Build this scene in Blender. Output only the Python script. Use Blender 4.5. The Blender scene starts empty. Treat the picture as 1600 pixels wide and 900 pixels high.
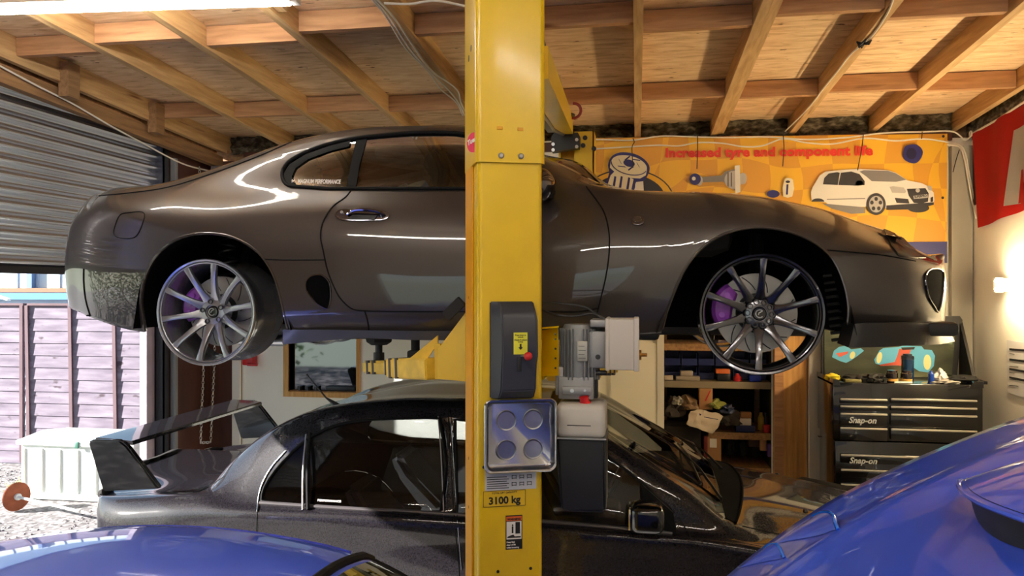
import bpy, bmesh, math, random
from mathutils import Vector, Matrix
from mathutils.bvhtree import BVHTree
random.seed(7)
S = bpy.context.scene
COL = S.collection
PI = math.pi

# ---------------------------------------------------------------- camera
EYE = 2.0
YAW = math.radians(9.2)
SY, CY = math.sin(YAW), math.cos(YAW)
F = 1200.0
cd = bpy.data.cameras.new('camera'); cam = bpy.data.objects.new('camera', cd); COL.objects.link(cam)
cd.sensor_width = 36; cd.lens = F/1600*36; cd.clip_start = 0.02; cd.clip_end = 400
cam.location = (0, 0, EYE); cam.rotation_euler = (math.radians(90), 0, YAW)
S.camera = cam
S.view_settings.view_transform = 'Standard'; S.view_settings.look = 'None'
S.view_settings.gamma = 1; S.view_settings.use_curve_mapping = False
S.view_settings.exposure = 1.55
S.cycles.use_denoising = True
S.cycles.max_bounces = 8; S.cycles.transparent_max_bounces = 12
S.cycles.sample_clamp_indirect = 6
S.cycles.caustics_reflective = False; S.cycles.caustics_refractive = False

# ---------------------------------------------------------------- world and sun
w = bpy.data.worlds.new('sky'); S.world = w; w.use_nodes = True
nt = w.node_tree; nt.nodes.clear()
out = nt.nodes.new('ShaderNodeOutputWorld'); bg = nt.nodes.new('ShaderNodeBackground')
sky = nt.nodes.new('ShaderNodeTexSky'); sky.sky_type = 'HOSEK_WILKIE'; sky.turbidity = 2.6; sky.ground_albedo = .4
SUN_TRAVEL = Vector((1.0, 0.45, -0.48)).normalized()
sky.sun_direction = (-SUN_TRAVEL)
nt.links.new(sky.outputs[0], bg.inputs[0]); bg.inputs[1].default_value = 2.9
nt.links.new(bg.outputs[0], out.inputs[0])
sl = bpy.data.lights.new('sun', 'SUN'); sl.energy = 8.5; sl.angle = math.radians(0.6); sl.color = (1, .96, .9)
so = bpy.data.objects.new('sun', sl); COL.objects.link(so); so.location = (-12, -4, 9)
so.rotation_euler = SUN_TRAVEL.to_track_quat('-Z', 'Y').to_euler()

# ---------------------------------------------------------------- helpers
def W(px, py, Y):
    """world point that the photo shows at px,py when it stands at depth Y"""
    u = (px-800)/F; v = (450-py)/F
    s = Y/(CY+SY*u)
    return Vector((s*(-SY+CY*u), Y, EYE+s*v))
def WX(px, py, X):
    u = (px-800)/F; v = (450-py)/F
    s = X/(-SY+CY*u)
    return Vector((X, s*(CY+SY*u), EYE+s*v))
def ray(px, py):
    u = (px-800)/F; v = (450-py)/F
    return Vector((-SY+CY*u, CY+SY*u, v)).normalized()
CAM = Vector((0, 0, EYE))

def tag(o, label=None, cat=None, group=None, kind=None):
    if label: o['label'] = label
    if cat: o['category'] = cat
    if group: o['group'] = group
    if kind: o['kind'] = kind
    return o
MW = {}
def thing(name, label, cat, loc=(0, 0, 0), rz=0, group=None):
    o = bpy.data.objects.new(name, None); COL.objects.link(o)
    o.location = loc; o.rotation_euler = (0, 0, rz); o.empty_display_size = .1
    MW[o] = Matrix.Translation(Vector(loc)) @ Matrix.Rotation(rz, 4, 'Z')
    return tag(o, label, cat, group)
def obj(name, bm, mat, parent=None, local=False, label=None, sharp=35, kind=None, mats=None, smooth=True):
    """link bm as one mesh; geometry is in world coordinates unless local"""
    pm = MW.get(parent, Matrix.Identity(4)) if parent else Matrix.Identity(4)
    me = bpy.data.meshes.new(name)
    if parent and not local: bm.transform(pm.inverted())
    bm.to_mesh(me); bm.free()
    for m in ([mat] if mat else []) + (mats or []): me.materials.append(m)
    if smooth:
        me.polygons.foreach_set('use_smooth', [True]*len(me.polygons))
        me.set_sharp_from_angle(angle=math.radians(sharp))
    o = bpy.data.objects.new(name, me); COL.objects.link(o)
    if parent: o.parent = parent
    MW[o] = pm.copy() if parent else Matrix.Identity(4)
    if label: o['label'] = label
    if kind: o['kind'] = kind
    return o
def islands(name, bm, m, parent=None, **k):
    """link every connected piece of bm as an object of its own"""
    seen = set(); out_ = []
    bm.verts.ensure_lookup_table()
    for v in bm.verts:
        if v in seen: continue
        st = [v]; seen.add(v); comp = set(); 
        while st:
            q = st.pop()
            for e in q.link_edges:
                o = e.other_vert(q)
                if o not in seen: seen.add(o); st.append(o)
            comp.update(q.link_faces)
        nb = BM(); mp = {}
        for f in comp:
            vs = []
            for x in f.verts:
                if x not in mp: mp[x] = nb.verts.new(x.co)
                vs.append(mp[x])
            nb.faces.new(vs)
        if comp: out_.append(obj(name, nb, m, parent, **k))
        else: nb.free()
    bm.free(); return out_
def solo(name, bm, mat, label, cat, group=None, **k):
    return tag(obj(name, bm, mat, **k), label, cat, group)
def struct(name, bm, mat, **k):
    return tag(obj(name, bm, mat, **k), kind='structure')
def BM(): return bmesh.new()

def box(bm, x0, x1, y0, y1, z0, z1, m=None, mi=0):
    if x0 > x1: x0, x1 = x1, x0
    if y0 > y1: y0, y1 = y1, y0
    if z0 > z1: z0, z1 = z1, z0
    c = [(x0,y0,z0),(x1,y0,z0),(x1,y1,z0),(x0,y1,z0),(x0,y0,z1),(x1,y0,z1),(x1,y1,z1),(x0,y1,z1)]
    v = [bm.verts.new(m @ Vector(p) if m else p) for p in c]
    fs = []
    for f in ((0,3,2,1),(4,5,6,7),(0,1,5,4),(1,2,6,5),(2,3,7,6),(3,0,4,7)):
        q = bm.faces.new([v[i] for i in f]); q.material_index = mi; fs.append(q)
    return fs
def rbox(bm, x0, x1, y0, y1, z0, z1, r=.01, seg=2, m=None):
    t = BM(); box(t, x0, x1, y0, y1, z0, z1)
    bmesh.ops.bevel(t, geom=t.edges[:], offset=r, segments=seg, profile=.5, affect='EDGES')
    if m: t.transform(m)
    join(bm, t)
def join(bm, t):
    me = bpy.data.meshes.new('tmp'); t.to_mesh(me); t.free(); bm.from_mesh(me); bpy.data.meshes.remove(me)
def bar(bm, a, b, w_, h_, up=(0, 0, 1)):
    """rectangular bar from a to b, w_ wide across, h_ along up"""
    a = Vector(a); b = Vector(b); d = (b-a); L = d.length; d.normalize()
    s = d.cross(Vector(up)).normalized(); u = s.cross(d)
    m = Matrix((( d.x, s.x, u.x, a.x), (d.y, s.y, u.y, a.y), (d.z, s.z, u.z, a.z), (0, 0, 0, 1)))
    box(bm, 0, L, -w_/2, w_/2, -h_/2, h_/2, m)
def tube(bm, pts, r, n=8, closed=False, cap=True):
    pts = [Vector(p) for p in pts]; N = len(pts)
    rs = r if isinstance(r, (list, tuple)) else [r]*N
    rings = []; prev = None
    for i, p in enumerate(pts):
        if closed: t = pts[(i+1) % N]-pts[i-1]
        else: t = pts[min(i+1, N-1)]-pts[max(i-1, 0)]
        if t.length < 1e-9: t = Vector((0, 0, 1))
        t.normalize()
        if prev is None:
            a = Vector((0, 0, 1)) if abs(t.z) < .9 else Vector((1, 0, 0))
            prev = (a-t*a.dot(t)).normalized()
        else:
            q = prev-t*prev.dot(t)
            prev = q.normalized() if q.length > 1e-6 else prev
        b = t.cross(prev)
        rings.append([bm.verts.new(p+(prev*math.cos(2*PI*k/n)+b*math.sin(2*PI*k/n))*rs[i]) for k in range(n)])
    for i in range(N if closed else N-1):
        A, B = rings[i], rings[(i+1) % N]
        for k in range(n):
            try: bm.faces.new((A[k], A[(k+1) % n], B[(k+1) % n], B[k]))
            except ValueError: pass
    if cap and not closed:
        bm.faces.new(rings[0][::-1]); bm.faces.new(rings[-1])
def lathe(bm, prof, c, ax=(0, -1, 0), n=32, close=True):
    """prof: (radius, distance along ax)"""
    c = Vector(c); ax = Vector(ax).normalized()
    a = Vector((0, 0, 1)) if abs(ax.z) < .9 else Vector((1, 0, 0))
    e = (a-ax*a.dot(ax)).normalized(); f = ax.cross(e)
    rings = []
    for r, h in prof:
        if r < 1e-6: rings.append([bm.verts.new(c+ax*h)])
        else: rings.append([bm.verts.new(c+ax*h+(e*math.cos(2*PI*k/n)+f*math.sin(2*PI*k/n))*r) for k in range(n)])
    for A, B in zip(rings, rings[1:]):
        for k in range(n):
            k2 = (k+1) % n
            if len(A) == 1 and len(B) == 1: continue
            if len(A) == 1: bm.faces.new((A[0], B[k], B[k2]))
            elif len(B) == 1: bm.faces.new((A[k2], A[k], B[0]))
            else: bm.faces.new((A[k2], A[k], B[k], B[k2]))
def cyl(bm, a, b, r, n=20, r2=None):
    a = Vector(a); b = Vector(b); L = (b-a).length; r2 = r if r2 is None else r2
    lathe(bm, [(0, 0), (r, 0), (r2, L), (0, L)], a, b-a, n)
def prism(bm, pts, off):
    """closed outline pts (3d) extruded by off"""
    off = Vector(off); n = len(pts)
    A = [bm.verts.new(Vector(p)) for p in pts]; B = [bm.verts.new(Vector(p)+off) for p in pts]
    f = bm.faces.new(A); g = bm.faces.new(B[::-1])
    for i in range(n): bm.faces.new((A[(i+1) % n], A[i], B[i], B[(i+1) % n]))
    bmesh.ops.recalc_face_normals(bm, faces=bm.faces[:])
def cr(P0, P1, P2, P3, t):
    def kn(a, b, tt): return tt+max((b-a).length, 1e-5)**.5
    t0 = 0.; t1 = kn(P0, P1, t0); t2 = kn(P1, P2, t1); t3 = kn(P2, P3, t2); T = t1+(t2-t1)*t
    A1 = P0*((t1-T)/(t1-t0))+P1*((T-t0)/(t1-t0)); A2 = P1*((t2-T)/(t2-t1))+P2*((T-t1)/(t2-t1)); A3 = P2*((t3-T)/(t3-t2))+P3*((T-t2)/(t3-t2))
    B1 = A1*((t2-T)/(t2-t0))+A2*((T-t0)/(t2-t0)); B2 = A2*((t3-T)/(t3-t1))+A3*((T-t1)/(t3-t1))
    return B1*((t2-T)/(t2-t1))+B2*((T-t1)/(t2-t1))
def spline(P, n, closed=False):
    P = [Vector(p) for p in P]; N = len(P); o = []
    for i in range(N if closed else N-1):
        if closed: a, b, c, d = P[i-1], P[i], P[(i+1) % N], P[(i+2) % N]
        else:
            b, c = P[i], P[i+1]
            a = P[i-1] if i else b*2-c
            d = P[i+2] if i+2 < N else c*2-b
        for k in range(n): o.append(cr(a, b, c, d, k/n))
    if not closed: o.append(P[-1].copy())
    return o
def text_bm(s, size, m, extrude=.001, bold=0.0, align='LEFT', shear=0, sx=1.0):
    c = bpy.data.curves.new('t', 'FONT'); c.body = s; c.size = size; c.extrude = extrude/2; c.offset = bold; c.align_x = align; c.shear = shear
    c.space_character = 1+bold*8
    c.resolution_u = 3
    o = bpy.data.objects.new('t', c); COL.objects.link(o)
    dg = bpy.context.evaluated_depsgraph_get(); dg.update()
    me = bpy.data.meshes.new_from_object(o.evaluated_get(dg), depsgraph=dg)
    bm = BM(); bm.from_mesh(me); bpy.data.objects.remove(o); bpy.data.curves.remove(c); bpy.data.meshes.remove(me)
    bm.transform(m @ Matrix.Diagonal((sx, 1, 1, 1)))
    return bm
def face_m(p, right, up):
    """matrix: local x->right, y->up, z->toward viewer"""
    r = Vector(right).normalized(); u = Vector(up); u = (u-r*u.dot(r)).normalized(); n = r.cross(u); p = Vector(p)
    return Matrix(((r.x, u.x, n.x, p.x), (r.y, u.y, n.y, p.y), (r.z, u.z, n.z, p.z), (0, 0, 0, 1)))

# ---------------------------------------------------------------- materials
def lin(c):
    return tuple(((x/255)/12.92 if x/255 <= .04045 else ((x/255+.055)/1.055)**2.4) for x in c)+(1,)
def mat(name, rgb, rough=.5, metal=0, coat=0, coat_rough=.03, spec=.5, emit=None, es=0, alpha=1, bump=None, var=None):
    """rgb is 0..255 sRGB; bump=(scale,strength); var=(scale,amount,(sx,sy,sz)) noise variation of the colour"""
    m = bpy.data.materials.new(name); m.use_nodes = True; n = m.node_tree; b = n.nodes['Principled BSDF']
    b.inputs['Base Color'].default_value = lin(rgb); b.inputs['Roughness'].default_value = rough
    b.inputs['Metallic'].default_value = metal; b.inputs['Coat Weight'].default_value = coat
    b.inputs['Coat Roughness'].default_value = coat_rough; b.inputs['Specular IOR Level'].default_value = spec
    if emit: b.inputs['Emission Color'].default_value = lin(emit); b.inputs['Emission Strength'].default_value = es
    if var or bump:
        tc = n.nodes.new('ShaderNodeTexCoord')
    if var:
        mp = n.nodes.new('ShaderNodeMapping'); mp.inputs['Scale'].default_value = var[2] if len(var) > 2 else (1, 1, 1)
        ns = n.nodes.new('ShaderNodeTexNoise'); ns.inputs['Scale'].default_value = var[0]; ns.inputs['Detail'].default_value = 6
        n.links.new(tc.outputs['Object'], mp.inputs[0]); n.links.new(mp.outputs[0], ns.inputs['Vector'])
        r = n.nodes.new('ShaderNodeValToRGB'); r.color_ramp.elements[0].position = .3; r.color_ramp.elements[1].position = .7
        c = lin(rgb); a = var[1]
        r.color_ramp.elements[0].color = tuple(x*(1-a) for x in c[:3])+(1,); r.color_ramp.elements[1].color = tuple(min(1, x*(1+a)) for x in c[:3])+(1,)
        n.links.new(ns.outputs[0], r.inputs[0]); n.links.new(r.outputs[0], b.inputs['Base Color'])
    if bump:
        n2 = n.nodes.new('ShaderNodeTexNoise'); n2.inputs['Scale'].default_value = bump[0]; n2.inputs['Detail'].default_value = 4
        n.links.new(tc.outputs['Object'], n2.inputs['Vector'])
        bp = n.nodes.new('ShaderNodeBump'); bp.inputs['Strength'].default_value = bump[1]; bp.inputs['Distance'].default_value = .01
        n.links.new(n2.outputs[0], bp.inputs['Height']); n.links.new(bp.outputs[0], b.inputs['Normal'])
    return m
def ramp_mat(name, stops, scale, stretch=(1, 1, 1), rough=.7, kind='noise', detail=6, bump=.0, coat=0, distort=0, second=None):
    m = bpy.data.materials.new(name); m.use_nodes = True; n = m.node_tree; b = n.nodes['Principled BSDF']; L = n.links
    b.inputs['Roughness'].default_value = rough; b.inputs['Coat Weight'].default_value = coat
    tc = n.nodes.new('ShaderNodeTexCoord'); mp = n.nodes.new('ShaderNodeMapping'); mp.inputs['Scale'].default_value = stretch
    L.new(tc.outputs['Object'], mp.inputs[0])
    if kind == 'noise':
        t = n.nodes.new('ShaderNodeTexNoise'); t.inputs['Detail'].default_value = detail; t.inputs['Distortion'].default_value = distort; o = t.outputs[0]
    else:
        t = n.nodes.new('ShaderNodeTexVoronoi'); o = t.outputs['Color'] if kind == 'cell' else t.outputs['Distance']
    t.inputs['Scale'].default_value = scale; L.new(mp.outputs[0], t.inputs['Vector'])
    r = n.nodes.new('ShaderNodeValToRGB'); L.new(o, r.inputs[0])
    e = r.color_ramp.elements
    while len(e) < len(stops): e.new(.5)
    for k, (p, c) in enumerate(stops): e[k].position = p; e[k].color = lin(c)
    colr = r.outputs[0]
    if second:   # (scale, stretch, lo, hi, colour) dark marks
        m2 = n.nodes.new('ShaderNodeMapping'); m2.inputs['Scale'].default_value = second[1]; L.new(tc.outputs['Object'], m2.inputs[0])
        t2 = n.nodes.new('ShaderNodeTexNoise'); t2.inputs['Scale'].default_value = second[0]; t2.inputs['Detail'].default_value = 2; L.new(m2.outputs[0], t2.inputs['Vector'])
        r2 = n.nodes.new('ShaderNodeValToRGB'); r2.color_ramp.elements[0].position = second[2]; r2.color_ramp.elements[1].position = second[3]; L.new(t2.outputs[0], r2.inputs[0])
        mx = n.nodes.new('ShaderNodeMix'); mx.data_type = 'RGBA'; L.new(r2.outputs[0], mx.inputs[0]); L.new(colr, mx.inputs[6]); mx.inputs[7].default_value = lin(second[4]); colr = mx.outputs[2]
    L.new(colr, b.inputs['Base Color'])
    if bump:
        bp = n.nodes.new('ShaderNodeBump'); bp.inputs['Strength'].default_value = bump; bp.inputs['Distance'].default_value = .01
        L.new(o, bp.inputs['Height']); L.new(bp.outputs[0], b.inputs['Normal'])
    return m
def glass(name, tint, base=.06, rough=.0, ior=1.5):
    m = bpy.data.materials.new(name); m.use_nodes = True; n = m.node_tree; n.nodes.clear(); L = n.links
    o = n.nodes.new('ShaderNodeOutputMaterial'); mx = n.nodes.new('ShaderNodeMixShader'); t = n.nodes.new('ShaderNodeBsdfTransparent'); g = n.nodes.new('ShaderNodeBsdfGlossy')
    t.inputs[0].default_value = tuple(x/255 for x in tint)+(1,); g.inputs['Roughness'].default_value = rough
    fr = n.nodes.new('ShaderNodeFresnel'); fr.inputs[0].default_value = ior
    ad = n.nodes.new('ShaderNodeMath'); ad.operation = 'ADD'; ad.inputs[1].default_value = base; ad.use_clamp = True
    L.new(fr.outputs[0], ad.inputs[0]); L.new(ad.outputs[0], mx.inputs[0]); L.new(t.outputs[0], mx.inputs[1]); L.new(g.outputs[0], mx.inputs[2]); L.new(mx.outputs[0], o.inputs[0])
    return m
def emis(name, rgb, s):
    m = bpy.data.materials.new(name); m.use_nodes = True; n = m.node_tree; n.nodes.clear()
    o = n.nodes.new('ShaderNodeOutputMaterial'); e = n.nodes.new('ShaderNodeEmission'); e.inputs[0].default_value = lin(rgb); e.inputs[1].default_value = s
    n.links.new(e.outputs[0], o.inputs[0]); return m
M = {}
M['black'] = mat('black_plastic', (22, 22, 24), .45)
M['blackgloss'] = mat('black_gloss', (10, 10, 12), .18, coat=.6)
M['rubber'] = mat('rubber', (18, 18, 19), .75)
M['seal'] = mat('window_seal', (12, 12, 13), .7, spec=.15)
M['void'] = mat('dark_recess', (8, 8, 9), .95, spec=.05)
M['interior'] = mat('cabin_trim', (40, 37, 35), .85)
M['seat'] = mat('seat_fabric', (34, 33, 34), .9)
M['bronze'] = mat('bronze_grey_paint', (62, 57, 55), .36, metal=.4, coat=1, coat_rough=.02, spec=.3)
M['evo'] = mat('black_metallic_paint', (25, 22, 27), .55, coat=1, coat_rough=.06, spec=.1, var=(150, .8))
M['blue'] = mat('blue_paint', (48, 84, 216), .42, metal=.15, coat=.9, coat_rough=.03, var=(5, .05))
M['yellow'] = mat('yellow_lift_paint', (230, 190, 10), .36, coat=.35, coat_rough=.15, var=(7, .05))
M['yellowold'] = mat('worn_yellow_paint', (226, 188, 60), .55, var=(14, .18))
M['orange'] = mat('orange_flange', (226, 160, 6), .45)
M['steel'] = mat('steel', (190, 192, 196), .28, metal=1)
M['darksteel'] = mat('dark_steel', (70, 70, 74), .4, metal=.9)
M['alu'] = mat('cast_aluminium', (150, 150, 150), .5, metal=.6)
M['motor'] = mat('motor_grey', (128, 130, 132), .5, metal=.3)
M['boxgrey'] = mat('pale_grey_plastic', (200, 192, 182), .5)
M['rim'] = mat('hyper_silver_rim', (158, 160, 168), .26, metal=.7, coat=.5)
M['rimshade'] = mat('dark_chrome_rim', (92, 92, 98), .2, metal=.95, coat=.6)  # front rims share the rear finish; their shade is put into this colour
M['disc'] = mat('brake_disc_steel', (150, 150, 150), .34, metal=.9)
M['purple'] = mat('purple_caliper', (150, 70, 190), .4, coat=.5)
M['chrome'] = mat('chrome', (225, 228, 232), .06, metal=1)
M['chromedk'] = mat('dark_chrome', (120, 120, 130), .1, metal=1)
M['white'] = mat('white_paint', (232, 228, 218), .6)
M['cream'] = mat('cream_wall', (246, 243, 230), .75, var=(1.5, .04))
M['whitecable'] = mat('white_cable', (228, 222, 208), .5)
M['red'] = mat('red_plastic', (196, 30, 34), .35)
M['pink'] = mat('pink_sticker', (222, 40, 84), .45)
M['osb'] = ramp_mat('osb_board', [(.25, (186, 146, 104)), (.45, (222, 186, 142)), (.6, (234, 202, 160)), (.8, (242, 218, 182))], 16, (.35, 1.6, 1), .8, detail=5, distort=.6,
                    second=(22, (.5, 1.6, 1), .69, .73, (110, 76, 48)))
def timber(name, a, b_, stretch):
    return ramp_mat(name, [(.3, a), (.7, b_)], 6, stretch, .75, detail=5, distort=.4, second=(3, stretch, .68, .76, (120, 72, 36)))
M['rafter'] = timber('rafter_timber', (178, 140, 92), (214, 178, 126), (6, .5, 6))
M['noggin'] = timber('noggin_timber', (164, 118, 80), (200, 154, 110), (.6, 6, 6))
M['beam'] = timber('old_beam', (126, 94, 64), (166, 128, 86), (6, .5, 6))
M['stud'] = timber('stud_timber', (196, 144, 80), (226, 176, 108), (6, 6, .5))
M['brown'] = ramp_mat('brown_board', [(.3, (66, 36, 26)), (.7, (92, 52, 36))], 3, (3, 3, .6), .6)
M['concrete'] = ramp_mat('concrete', [(.3, (116, 114, 112)), (.7, (154, 150, 146))], 2.5, rough=.8)
M['galv'] = mat('galvanised_steel', (222, 228, 242), .24, metal=.95, var=(1.2, .12, (1, .3, 1)))
M['wool'] = ramp_mat('insulation_wool', [(.3, (40, 36, 30)), (.5, (110, 100, 80)), (.7, (176, 168, 144))], 16, (1, 1, 2), .95, bump=.8)
M['gravel'] = ramp_mat('gravel', [(0, (64, 60, 60)), (.45, (120, 116, 116)), (1, (166, 162, 162))], 34, rough=.9, kind='cell', bump=.0)
M['fence'] = ramp_mat('fence_timber', [(.25, (92, 82, 98)), (.5, (120, 110, 124)), (.75, (142, 134, 146))], 5, (.5, 3, 3), .85, detail=6,
                      second=(5, (1, 1, 2.2), .64, .72, (66, 52, 62)))
M['batten'] = mat('fence_batten', (100, 78, 84), .8, var=(4, .15))
M['deckbox'] = mat('white_storage_plastic', (226, 232, 226), .5)
M['rust'] = mat('rusty_steel', (150, 84, 54), .8, metal=.2, var=(9, .3))
M['glasscar'] = glass('car_glass_tinted', (66, 74, 66), .0)
M['glassevo'] = glass('car_glass_grey', (140, 146, 150), .0)
M['headglass'] = glass('lamp_glass', (220, 225, 230), .05)
M['tube'] = emis('fluorescent_tube', (255, 248, 236), 36)
M['tubewarm'] = emis('warm_fluorescent_tube', (255, 226, 176), 50)
M['silvertext'] = mat('silver_lettering', (222, 222, 216), .3, metal=.5)
M['blackink'] = mat('black_ink', (24, 22, 20), .6)
M['whiteink'] = mat('white_ink', (236, 232, 224), .6)
M['cloth'] = mat('cloth', (196, 182, 164), .95, bump=(30, .4))
M['cardboard'] = mat('cardboard', (170, 124, 82), .85)
M['tyre'] = mat('tyre_rubber', (20, 20, 21), .8)

# ================================================================ the building
BW = 6.3          # back wall
LW = -3.7         # left wall (roller door)
RW = 2.5          # right wall
FW = -2.8         # wall behind the camera
def zr(Y): return 3.215+.0526*(BW-Y)     # underside of the rafters
def slab(bm, x0, x1, y0, y1, f0, f1):
    """box whose bottom and top follow f0(y), f1(y)"""
    c = [(x0,y0,f0(y0)),(x1,y0,f0(y0)),(x1,y1,f0(y1)),(x0,y1,f0(y1)),(x0,y0,f1(y0)),(x1,y0,f1(y0)),(x1,y1,f1(y1)),(x0,y1,f1(y1))]
    v = [bm.verts.new(p) for p in c]
    for f in ((0,3,2,1),(4,5,6,7),(0,1,5,4),(1,2,6,5),(2,3,7,6),(3,0,4,7)): bm.faces.new([v[i] for i in f])
bm = BM(); box(bm, LW-.02, RW+.3, FW-.2, BW+1.3, -.1, 0); struct('floor', bm, M['concrete'], smooth=False)
bm = BM(); slab(bm, LW-.35, RW+.3, FW-.2, BW+.35, lambda y: zr(y)+.125, lambda y: zr(y)+.15); struct('ceiling', bm, M['osb'], smooth=False)
# back wall with the store doorway and the mirror window opening
bm = BM()
X0, X1, ZT = .215, 1.07, 2.12
wx0, wx1, wz0, wz1 = -2.99, -2.37, 1.10, 1.72
B0, B1 = BW, BW+.12
WT = 3.14
box(bm, -3.43, wx0, B0, B1, 0, WT); box(bm, wx0, wx1, B0, B1, 0, wz0); box(bm, wx0, wx1, B0, B1, wz1, WT); box(bm, wx1, X0, B0, B1, 0, WT)
box(bm, X0, X1, B0, B1, ZT, WT); box(bm, X1+.27, RW+.2, B0, B1, 0, WT); box(bm, X1, X1+.27, B0+.04, B1, 0, WT)
struct('wall_back', bm, M['cream'], smooth=False)
bm = BM(); box(bm, LW-.2, -3.43, B0-.01, B1, 0, 3.12); struct('wall_back_corner', bm, M['brown'], smooth=False)
bm = BM(); box(bm, LW-.2, RW+.2, B0+.13, B1+.15, 3.0, 3.4); struct('wall_gable', bm, M['beam'], smooth=False)
# header board and timber fillet
bm = BM(); box(bm, -3.4, 2.36, B0-.03, B0-.002, 3.12, 3.19); struct('trim_1', bm, M['brown'], smooth=False)
bm = BM(); slab(bm, RW, RW+.15, FW, BW+.1, lambda y: 0, lambda y: zr(y)-.1); struct('wall_right', bm, M['cream'], smooth=False)
bm = BM(); slab(bm, RW+.01, RW+.14, FW, BW+.1, lambda y: zr(y)-.1, lambda y: zr(y)+.13); struct('wall_right_top', bm, M['wool'], smooth=False)
bm = BM(); slab(bm, LW-.3, -3.1, FW-.15, FW, lambda y: 0, lambda y: zr(y)+.14); slab(bm, -.5, RW+.2, FW-.15, FW, lambda y: 0, lambda y: zr(y)+.14); slab(bm, -3.1, -.5, FW-.15, FW, lambda y: 2.5, lambda y: zr(y)+.14); struct('wall_front', bm, M['cream'], smooth=False)
bm = BM()
slab(bm, LW-.15, LW, FW, .6, lambda y: 0, lambda y: zr(y)+.14)
slab(bm, LW-.15, LW-.02, .6, BW+.1, lambda y: 3.26, lambda y: zr(y)+.13) 
struct('wall_left', bm, M['beam'], smooth=False)
bm = BM(); box(bm, LW-.16, LW-.03, 5.62, 6.3, 0, 3.2); struct('wall_left_end', bm, M['brown'], smooth=False)

# wall insulation showing between the rafter ends
def lumpy(x0, x1, Y, f0, f1, t=.05, axis='x'):
    bm = BM(); n = int((x1-x0)/.04)+1; m = 5; g = []
    for i in range(n+1):
        r = []
        for j in range(m+1):
            x = x0+(x1-x0)*i/n; z = f0+(f1-f0)*j/m
            d = random.uniform(0, t)
            r.append(bm.verts.new((x, Y-d, z) if axis == 'x' else (Y-d, x, z)))
        g.append(r)
    for i in range(n):
        for j in range(m): bm.faces.new((g[i][j], g[i+1][j], g[i+1][j+1], g[i][j+1]))
    bmesh.ops.solidify(bm, geom=bm.faces[:], thickness=.04)
    return bm
RX = [-3.59+.6*k for k in range(11)]      # rafter centres
RX = [x if x > -2 else x for x in RX]
for a, b_ in zip(RX[:-1], RX[1:]):
    struct('trim_insulation', lumpy(a+.03, b_-.03, BW+.06, zr(BW)-.03, zr(BW)+.125), M['wool'], sharp=80)
# rafters
for k, x in enumerate(RX):
    bm = BM(); wd = .024
    slab(bm, x-wd, x+wd, FW, BW+.1, zr, lambda y: zr(y)+.124)
    if k == 7: slab(bm, x+.03, x+.075, FW, BW+.1, lambda y: zr(y)+.012, lambda y: zr(y)+.124)
    if k in (3, 4): slab(bm, x+.026, x+.07, .4, 3.6, lambda y: zr(y)+.02, lambda y: zr(y)+.124)
    struct('trim_rafter', bm, M['rafter'], smooth=False)
# noggins between the rafters, staggered
for row, (y0, a, b_) in enumerate(((5.28, .05, .0), (3.95, .0, .12), (2.6, .05, 0), (1.1, 0, .1))):
    for k in range(10):
        x0, x1 = RX[k]+.026, RX[k+1]-.026
        if k in (3, 4) and row in (2,): x0 += .05
        if k == 7: x0 += .052
        y = y0+(a if k % 2 else b_)-(.12 if (row == 1 and k < 5) else 0)
        bm = BM(); slab(bm, x0, x1, y, y+.045, lambda yy: zr(y)+.012, lambda yy: zr(y)+.118); struct('trim_noggin', bm, M['noggin'], smooth=False)
# timber along the left wall over the roller door
for nm, (xa, xb, za, zb, m) in enumerate(((-3.66, -3.60, -.16, -.06, 'beam'), (-3.70, -3.655, -.05, .10, 'noggin'), (-3.60, -3.56, -.03, .03, 'rafter'))):
    bm = BM(); slab(bm, xa, xb, .6, BW-.02, lambda y: zr(y)+za, lambda y: zr(y)+zb); struct('trim_wallplate', bm, M[m], smooth=False)
for y in (5.18, 4.29, 3.4, 2.5, 1.6):
    bm = BM(); slab(bm, -3.57, -3.50, y, y+.1, lambda yy: zr(yy)-.12, lambda yy: zr(yy)+.1); struct('trim_block', bm, M['beam'], smooth=False)

# roller shutter on the left wall, half way down
t = thing('roller_shutter', 'galvanised steel roller shutter half lowered over the left doorway', 'roller shutter', (LW-.06, 3.1, 2.09))
bm = BM(); pr = []
z = 2.13
while z < 3.235:
    for k in range(9):
        a = k/9; pr.append((z+a*.088, .024*math.sin(PI*min(1, a/.72)) if a < .72 else -.007*math.sin(PI*(a-.72)/.28)))
    z += .088
ys = (.62, 5.62)
A = [bm.verts.new((LW-.075+d, ys[0], zz)) for zz, d in pr]; B = [bm.verts.new((LW-.075+d, ys[1], zz)) for zz, d in pr]
for i in range(len(A)-1): bm.faces.new((A[i], B[i], B[i+1], A[i+1]))
obj('curtain', bm, M['galv'], t, sharp=50)
bm = BM(); box(bm, LW-.09, LW-.045, .62, 5.62, 2.09, 2.135); obj('bottom_rail', bm, M['darksteel'], t, smooth=False)
bm = BM()
for yy in (.58, 5.60):
    box(bm, LW-.1, LW-.02, yy, yy+.012, 0, 3.2); box(bm, LW-.1, LW-.09, yy, yy+.07, 0, 3.2); box(bm, LW-.03, LW-.02, yy, yy+.07, 0, 3.2)
islands('guide_channel', bm, M['darksteel'], t, smooth=False)
bm = BM(); box(bm, LW-.16, LW-.10, 5.50, 5.60, 0, 2.9); struct('trim_door_post', bm, mat('weathered_post', (176, 164, 180), .8, var=(5, .1)), smooth=False)
bm = BM(); box(bm, LW-.02, LW+.02, 5.69, 5.73, 0, 3.05); struct('trim_grey_strip', bm, M['alu'], smooth=False)
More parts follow.
